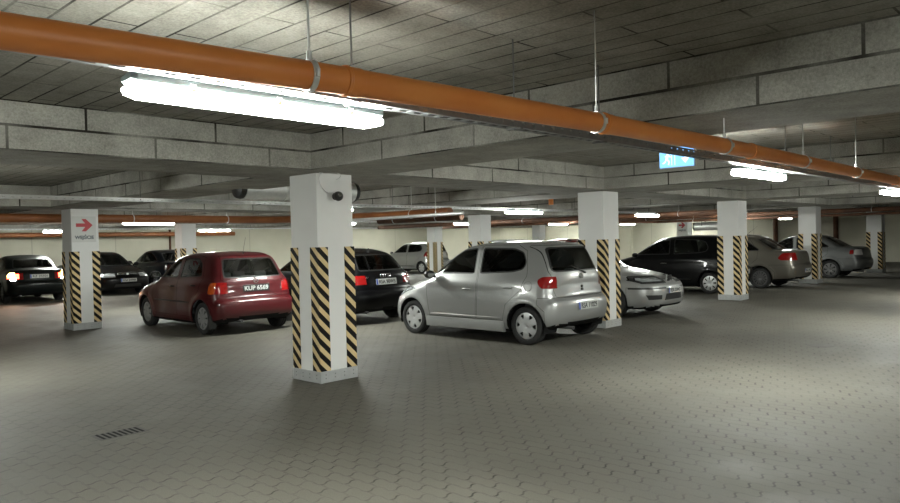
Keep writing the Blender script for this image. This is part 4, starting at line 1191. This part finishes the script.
AUD = dict(L=4.20, W=1.765, H=1.42, R=.312, fa=.90, ra=3.48, belt=.95, tumble=.42, shoulder=.06, cabmid=.55, wd=.2, sz=.56, sa=.6, sb=.5, bowf=.30, bowr=.20, kl=.14,
  low=[(.25, .18), (.08, .20), (.0, .32), (-.02, .52), (.03, .66), (.22, .77), (.7, .88), (1.20, .955), (2.2, .97), (3.4, 1.0), (3.92, 1.0), (4.08, .96), (4.11, .80), (4.13, .68), (4.21, .62), (4.215, .46), (4.17, .30), (4.05, .22), (3.5, .20), (2.0, .17)],
  cab=[(1.1, .85), (1.22, .945), (1.6, 1.15), (2.0, 1.35), (2.25, 1.425), (2.7, 1.46), (3.2, 1.44), (3.55, 1.38), (3.70, 1.33), (3.90, 1.14), (4.06, .97), (4.0, .85)],
  bump_f=[(-.3, .1), (.56, .1), (.56, .60), (-.3, .60)], bump_r=[(3.86, .1), (4.6, .1), (4.6, .66), (3.70, .66), (3.70, .60), (3.86, .5)],
  bonnet=[(.14, -.55), (.14, .55), (.6, .70), (1.22, .72), (1.14, .3), (1.12, 0), (1.14, -.3), (1.22, -.72), (.6, -.70)], bonnet_z=.70,
  tail=[(-.56, .67), (.56, .67), (.58, .80), (.66, .97), (.48, 1.37), (-.48, 1.37), (-.66, .97), (-.58, .80)], tail_s=3.3,
  doors=[[(1.42, .32), (2.62, .32), (2.72, .9), (2.62, 1.40), (2.10, 1.39), (1.36, 1.0), (1.36, .7)]],
  windows=[[(1.45, .985), (2.08, 1.335), (2.55, 1.375), (2.62, .99)], [(2.70, .99), (2.63, 1.375), (3.20, 1.34), (3.50, 1.15), (3.48, 1.08)]],
  ws=[(-.66, .97), (.66, .97), (.54, 1.37), (-.54, 1.37)], ws_s=(1.0, 2.3), ws_base=1.22,
  rw=[(-.57, 1.01), (.57, 1.01), (.45, 1.33), (-.45, 1.33)], rw_s=3.4, seat_s=2.35,
  front=[('headlight', 'headlight', [(.42, .58), (.74, .62), (.78, .74), (.70, .75), (.42, .70)], .6), ('grille', 'black', [(-.24, .36), (.24, .36), (.30, .72), (-.30, .72)], .4)],
  tail_lights=[('tail_light', 'tail_red', [(3.82, .76), (4.6, .76), (4.6, .93), (3.90, .93)], .47)],
  mirror=(1.50, .97), handles=[(2.50, .80)], wheel=(7, .30, .88, .45, 0), plate_r=(.80, .52, .115, 'RSA 90W5', 'eu'), exhaust=.5, extra=[emblem_rings])

SED = dict(L=4.45, W=1.72, H=1.42, R=.30, fa=.88, ra=3.46, belt=.95, tumble=.38, shoulder=.05, cabmid=.48, wd=.185, sz=.56, sa=.6, sb=1.0, bowf=.30, bowr=.20, kl=.14, hatch=False,
  low=[(.25, .19), (.08, .20), (.0, .30), (-.02, .50), (.03, .66), (.22, .76), (.7, .86), (1.20, .94), (2.2, .96), (3.4, 1.0), (3.9, 1.03), (4.30, 1.02), (4.36, .96), (4.40, .78), (4.42, .66), (4.47, .60), (4.46, .42), (4.38, .26), (3.9, .21), (2.0, .18)],
  cab=[(1.1, .82), (1.22, .93), (1.6, 1.14), (2.0, 1.35), (2.22, 1.42), (2.6, 1.455), (3.0, 1.43), (3.3, 1.35), (3.6, 1.18), (3.88, 1.02), (3.92, .85)],
  bump_f=[(-.3, .1), (.55, .1), (.55, .58), (-.3, .58)], bump_r=[(3.86, .1), (4.8, .1), (4.8, .64), (3.72, .64), (3.72, .58), (3.86, .45)],
  bonnet=[(.14, -.55), (.14, .55), (.6, .68), (1.22, .70), (1.14, .3), (1.12, 0), (1.14, -.3), (1.22, -.70), (.6, -.68)], bonnet_z=.70,
  tail=[(-.58, .66), (.58, .66), (.62, .80), (.62, 1.2), (-.62, 1.2), (-.62, .80)], tail_s=4.2,
  deck=[(3.95, -.60), (4.6, -.60), (4.6, .60), (3.95, .60)],
  doors=[[(1.40, .30), (2.36, .30), (2.40, .9), (2.36, 1.39), (2.05, 1.38), (1.36, 1.0), (1.34, .7)], [(2.38, .30), (3.02, .30), (3.10, .56), (3.40, .80), (3.40, 1.0), (3.15, 1.32), (2.95, 1.38), (2.39, 1.39), (2.42, .9)]],
  windows=[[(1.46, .975), (2.05, 1.33), (2.32, 1.37), (2.35, .985)], [(2.43, .985), (2.41, 1.37), (2.85, 1.355), (3.10, 1.27), (3.42, 1.06), (3.40, 1.02)]],
  ws=[(-.64, .96), (.64, .96), (.52, 1.37), (-.52, 1.37)], ws_s=(1.0, 2.3), ws_base=1.22,
  rw=[(-.58, 1.04), (.58, 1.04), (.48, 1.34), (-.48, 1.34)], rw_s=3.0, seat_s=2.2,
  front=[('headlight', 'headlight', [(.38, .60), (.74, .60), (.78, .70), (.72, .745), (.38, .73)], .6), ('air_intake', 'black', [(-.45, .27), (.45, .27), (.40, .37), (-.40, .37)], .4)],
  tail_lights=[('tail_light', 'tail_red', [(4.10, .74), (4.9, .72), (4.9, .94), (4.16, .94)], .50)],
  mirror=(1.50, .95), handles=[(2.18, .82), (3.04, .84)], strip=[(1.44, 3.05, .54)], wheel=(9, .36, .88, .45, 0), exhaust=.5)

def lit(d, **k): o = dict(d); o.update(k); return o
silver = paint('silver', (.33, .335, .33), .5, .36, .7); redp = paint('dark_red', (.058, .004, .006), .1, .34, .45)
blackp = paint('black', (.002, .002, .0025), .0, .3, .22, .15); darkgrn = paint('dark_green', (.003, .005, .005), .0, .3, .25, .15)
beige = paint('beige_grey', (.13, .12, .10), .5, .36, .6); grey = paint('grey', (.14, .145, .145), .5, .36, .6); maroon = paint('maroon', (.16, .015, .015), .1, .35)
navy = paint('dark_blue', (.003, .004, .006), .0, .3, .22, .15)

def place(name, sp, mats, label, x, yr, up_=True, h=.05, rot=0):
    """x = centre line, yr = world Y of the rear axle, nose towards +Y (up_) or -Y"""
    wb = sp['ra']-sp['fa']; y = yr+wb/2 if up_ else yr-wb/2
    return build_car(name, sp, mats, label, (x, y, 0), (90 if up_ else -90)+rot, h)

place('hatchback_car', YAR, dict(paint=silver, handle=silver, strip=silver, mirror=M['black']), 'small silver five-door hatchback at the centre, parked beside the second striped pillar', 9.16, 6.40, True, .045)
place('hatchback_car', POL, dict(paint=redp, handle=M['black'], glass=M['glass'], hub=plain('grey_wheel_cover', (.30, .30, .30), .4, .4), mirror=M['black']), 'dark red five-door hatchback with a black number plate, left of the nearest pillar', 6.99, 11.84, True, .045, -1.5)
place('hatchback_car', AUD, dict(paint=blackp, hub=M['alloy'], handle=blackp, glass=M['glass']), 'black hatchback seen from behind between the nearest pillar and the silver hatchback', 9.25, 11.07, True, .055)
# left dark saloon with its lamps on
LS = lit(scale_spec(SED, 4.40, 1.69, 1.40), plate_r=(.80, .50, .11, 'RZ 35501', 'eu'), tail_lights=[('tail_light', 'tail_red', [(4.05, .72), (4.9, .70), (4.9, .90), (4.10, .90)], .42), ('brake_light', 'lit_red', [(4.06, .74), (4.9, .74), (4.9, .88), (4.12, .88)], .52), ('indicator_light', 'lit_orange', [(4.06, .80), (4.9, .80), (4.9, .92), (4.12, .92)], .62), ('reversing_lamp', 'lit_white', [(4.2, .69), (4.9, .69), (4.9, .775), (4.2, .775)], .60)])
place('saloon_car', LS, dict(paint=darkgrn, hub=M['hub_dark'], glass=M['glass']), 'dark saloon with glowing tail lamps at the left edge, left of the entrance sign pillar', 7.28, 24.45, True, .06, -4)
# black saloon facing the camera
BS = lit(scale_spec(SED, 4.70, 1.78, 1.43), plate_f=(.50, .52, .11, 'RSA 04988', 'eu'), extra=[emblem_shield])
place('saloon_car', BS, dict(paint=blackp, hub=M['hub_dark'], strip=M['chrome']), 'black saloon facing the camera, right of the entrance sign pillar', 10.08, 28.0, False, .06)
place('hatchback_car', lit(scale_spec(SED, 4.5, 1.66, 1.45), tail_lights=[('tail_light', 'tail_dim', [(4.15, .76), (4.9, .74), (4.9, .94), (4.20, .94)], .50)]), dict(paint=navy, hub=M['hub_dark']), 'black car parked beyond the nose of the red hatchback', 12.5, 25.95, True, .07)
# far silver hatchback
place('hatchback_car', lit(scale_spec(YAR, 3.9, 1.66, 1.50), extra=[], tail_lights=[('tail_light', 'tail_red', [(3.45, .82), (4.3, .82), (4.3, 1.06), (3.52, 1.06)], .56)]), dict(paint=silver, hub=M['alloy']), 'distant silver hatchback between the black hatchback and the slim far pillar', 25.2, 24.95, True, .07)
# behind the silver hatchback
place('family_car', lit(scale_spec(YAR, 4.2, 1.72, 1.52), extra=[]), dict(paint=grey, hub=M['hub_dark'], glass=M['glassdark']), 'grey car whose windscreen and roof show behind the silver hatchback', 21.3, 16.4, True, .07)
place('hatchback_car', scale_spec(POL, 4.0, 1.68, 1.50), dict(paint=maroon, hub=M['hub_dark']), 'dark red car whose roof shows above the rear of the silver hatchback', 24.4, 15.9, True, .07)
# silver nose on the right of the second pillar
SE = lit(scale_spec(SED, 4.40, 1.74, 1.44), plate_f=(.52, .50, .11, 'RSA 23HC', 'eu'), front=[
    ('headlight', 'black', [(.20, .66), (.74, .66), (.80, .72), (.72, .80), (.20, .79)], .6), ('bumper_strip', 'black', [(.28, .555), (.84, .555), (.84, .585), (.28, .585)], .9), ('bumper_strip', 'black', [(-.84, .10), (-.84, .10), (-.84, .11)], .9),
    ('fog_light_recess', 'black', [(.42, .36), (.70, .36), (.74, .45), (.42, .44)], .6), ('air_intake', 'black', [(-.34, .34), (.34, .34), (.30, .46), (-.30, .46)], .4)][:2]+[
    ('fog_light_recess', 'black', [(.42, .36), (.70, .36), (.74, .45), (.42, .44)], .6), ('air_intake', 'black', [(-.34, .34), (.34, .34), (.30, .46), (-.30, .46)], .4), ('headlight', 'headlight', [(.26, .685), (.70, .685), (.75, .73), (.68, .775), (.26, .77)], .6)], extra=[emblem_s], mirror=(1.85, .95))
place('saloon_car', SE, dict(paint=silver, hub=M['alloy']), 'silver car nose with headlamps between the second and third pillars of the front row', 12.95, 9.75, False, .05)
MPV = lit(scale_spec(YAR, 4.05, 1.72, 1.52), extra=[], wheel=(8, .40, .86, .42, 0), plate_r=(.555, .5, .11, 'RSA 77KL', 'eu'))
place('hatchback_car', MPV, dict(paint=blackp, hub=M['alloy'], handle=M['chrome'], glass=M['glassdark'], mirror=blackp), 'black hatchback with a long sloping nose left of the third front pillar', 19.15, 7.95, True, .055)
LI = lit(scale_spec(SED, 4.55, 1.73, 1.49), strip=[], wheel=(14, .36, .88, .40, 0), plate_r=(.50, .50, .11, 'RSA 52FG', 'eu'), tail_lights=[('tail_light', 'tail_red', [(4.02, .86), (4.10, .80), (5., .80), (5., 1.0), (4.14, 1.0)], .52)], antenna=(2.9, .3, .26))
place('saloon_car', LI, dict(paint=beige, hub=M['hub_dark'], glass=M['glassdark']), 'beige grey saloon right of the third front pillar, its red tail lamp towards the camera', 21.5, 7.52, True, .05)
LX = lit(scale_spec(SED, 4.6, 1.76, 1.45), strip=[], wheel=(7, .34, .88, .44, 0), tail_lights=[('tail_light', 'tail_red', [(4.17, .80), (4.30, .80), (4.30, .94), (4.19, .94)], .5), ('tail_light_lens', 'tail_clear', [(4.31, .78), (5., .78), (5., .96), (4.31, .96)], .52)])
place('saloon_car', LX, dict(paint=grey, hub=M['hub_dark'], glass=M['glassdark']), 'silver grey saloon behind the fourth front pillar, rear towards the camera', 27.1, 7.25, True, .055)
place('saloon_car', scale_spec(SED, 4.6, 1.76, 1.50), dict(paint=navy, hub=M['hub_dark'], glass=M['glassdark']), 'dark car whose roof shows above the black hatchback beside the third front pillar', 29.3, 10.3, True, .08)
# ------------------------------------------------------------------ camera
yaw, pitch, roll, f = .756, -.0146, -.0236, 716.9
fw = Vector((math.cos(yaw)*math.cos(pitch), math.sin(yaw)*math.cos(pitch), math.sin(pitch)))
rt = Vector((math.sin(yaw), -math.cos(yaw), 0)); up = rt.cross(fw)
r2 = math.cos(roll)*rt+math.sin(roll)*up; u2 = -math.sin(roll)*rt+math.cos(roll)*up
mat = Matrix(((r2.x, u2.x, -fw.x, 0), (r2.y, u2.y, -fw.y, 0), (r2.z, u2.z, -fw.z, 1.55), (0, 0, 0, 1)))
cd = bpy.data.cameras.new('camera'); cam = bpy.data.objects.new('camera', cd); COL.objects.link(cam)
cam.matrix_world = mat; cd.sensor_width = 36; cd.lens = f/900*36; cd.clip_start = .05; cd.clip_end = 200
scene.camera = cam
w = bpy.data.worlds.new('world'); scene.world = w; w.use_nodes = True
w.node_tree.nodes['Background'].inputs[0].default_value = (.5, .55, .6, 1); w.node_tree.nodes['Background'].inputs[1].default_value = .0
vs = scene.view_settings; vs.view_transform = 'Standard'; vs.look = 'None'; vs.gamma = 1; vs.use_curve_mapping = False
vs.exposure = 4.0
scene.cycles.use_denoising = True
scene.cycles.max_bounces = 8; scene.cycles.diffuse_bounces = 4; scene.cycles.transparent_max_bounces = 16
scene.cycles.sample_clamp_indirect = 6.0
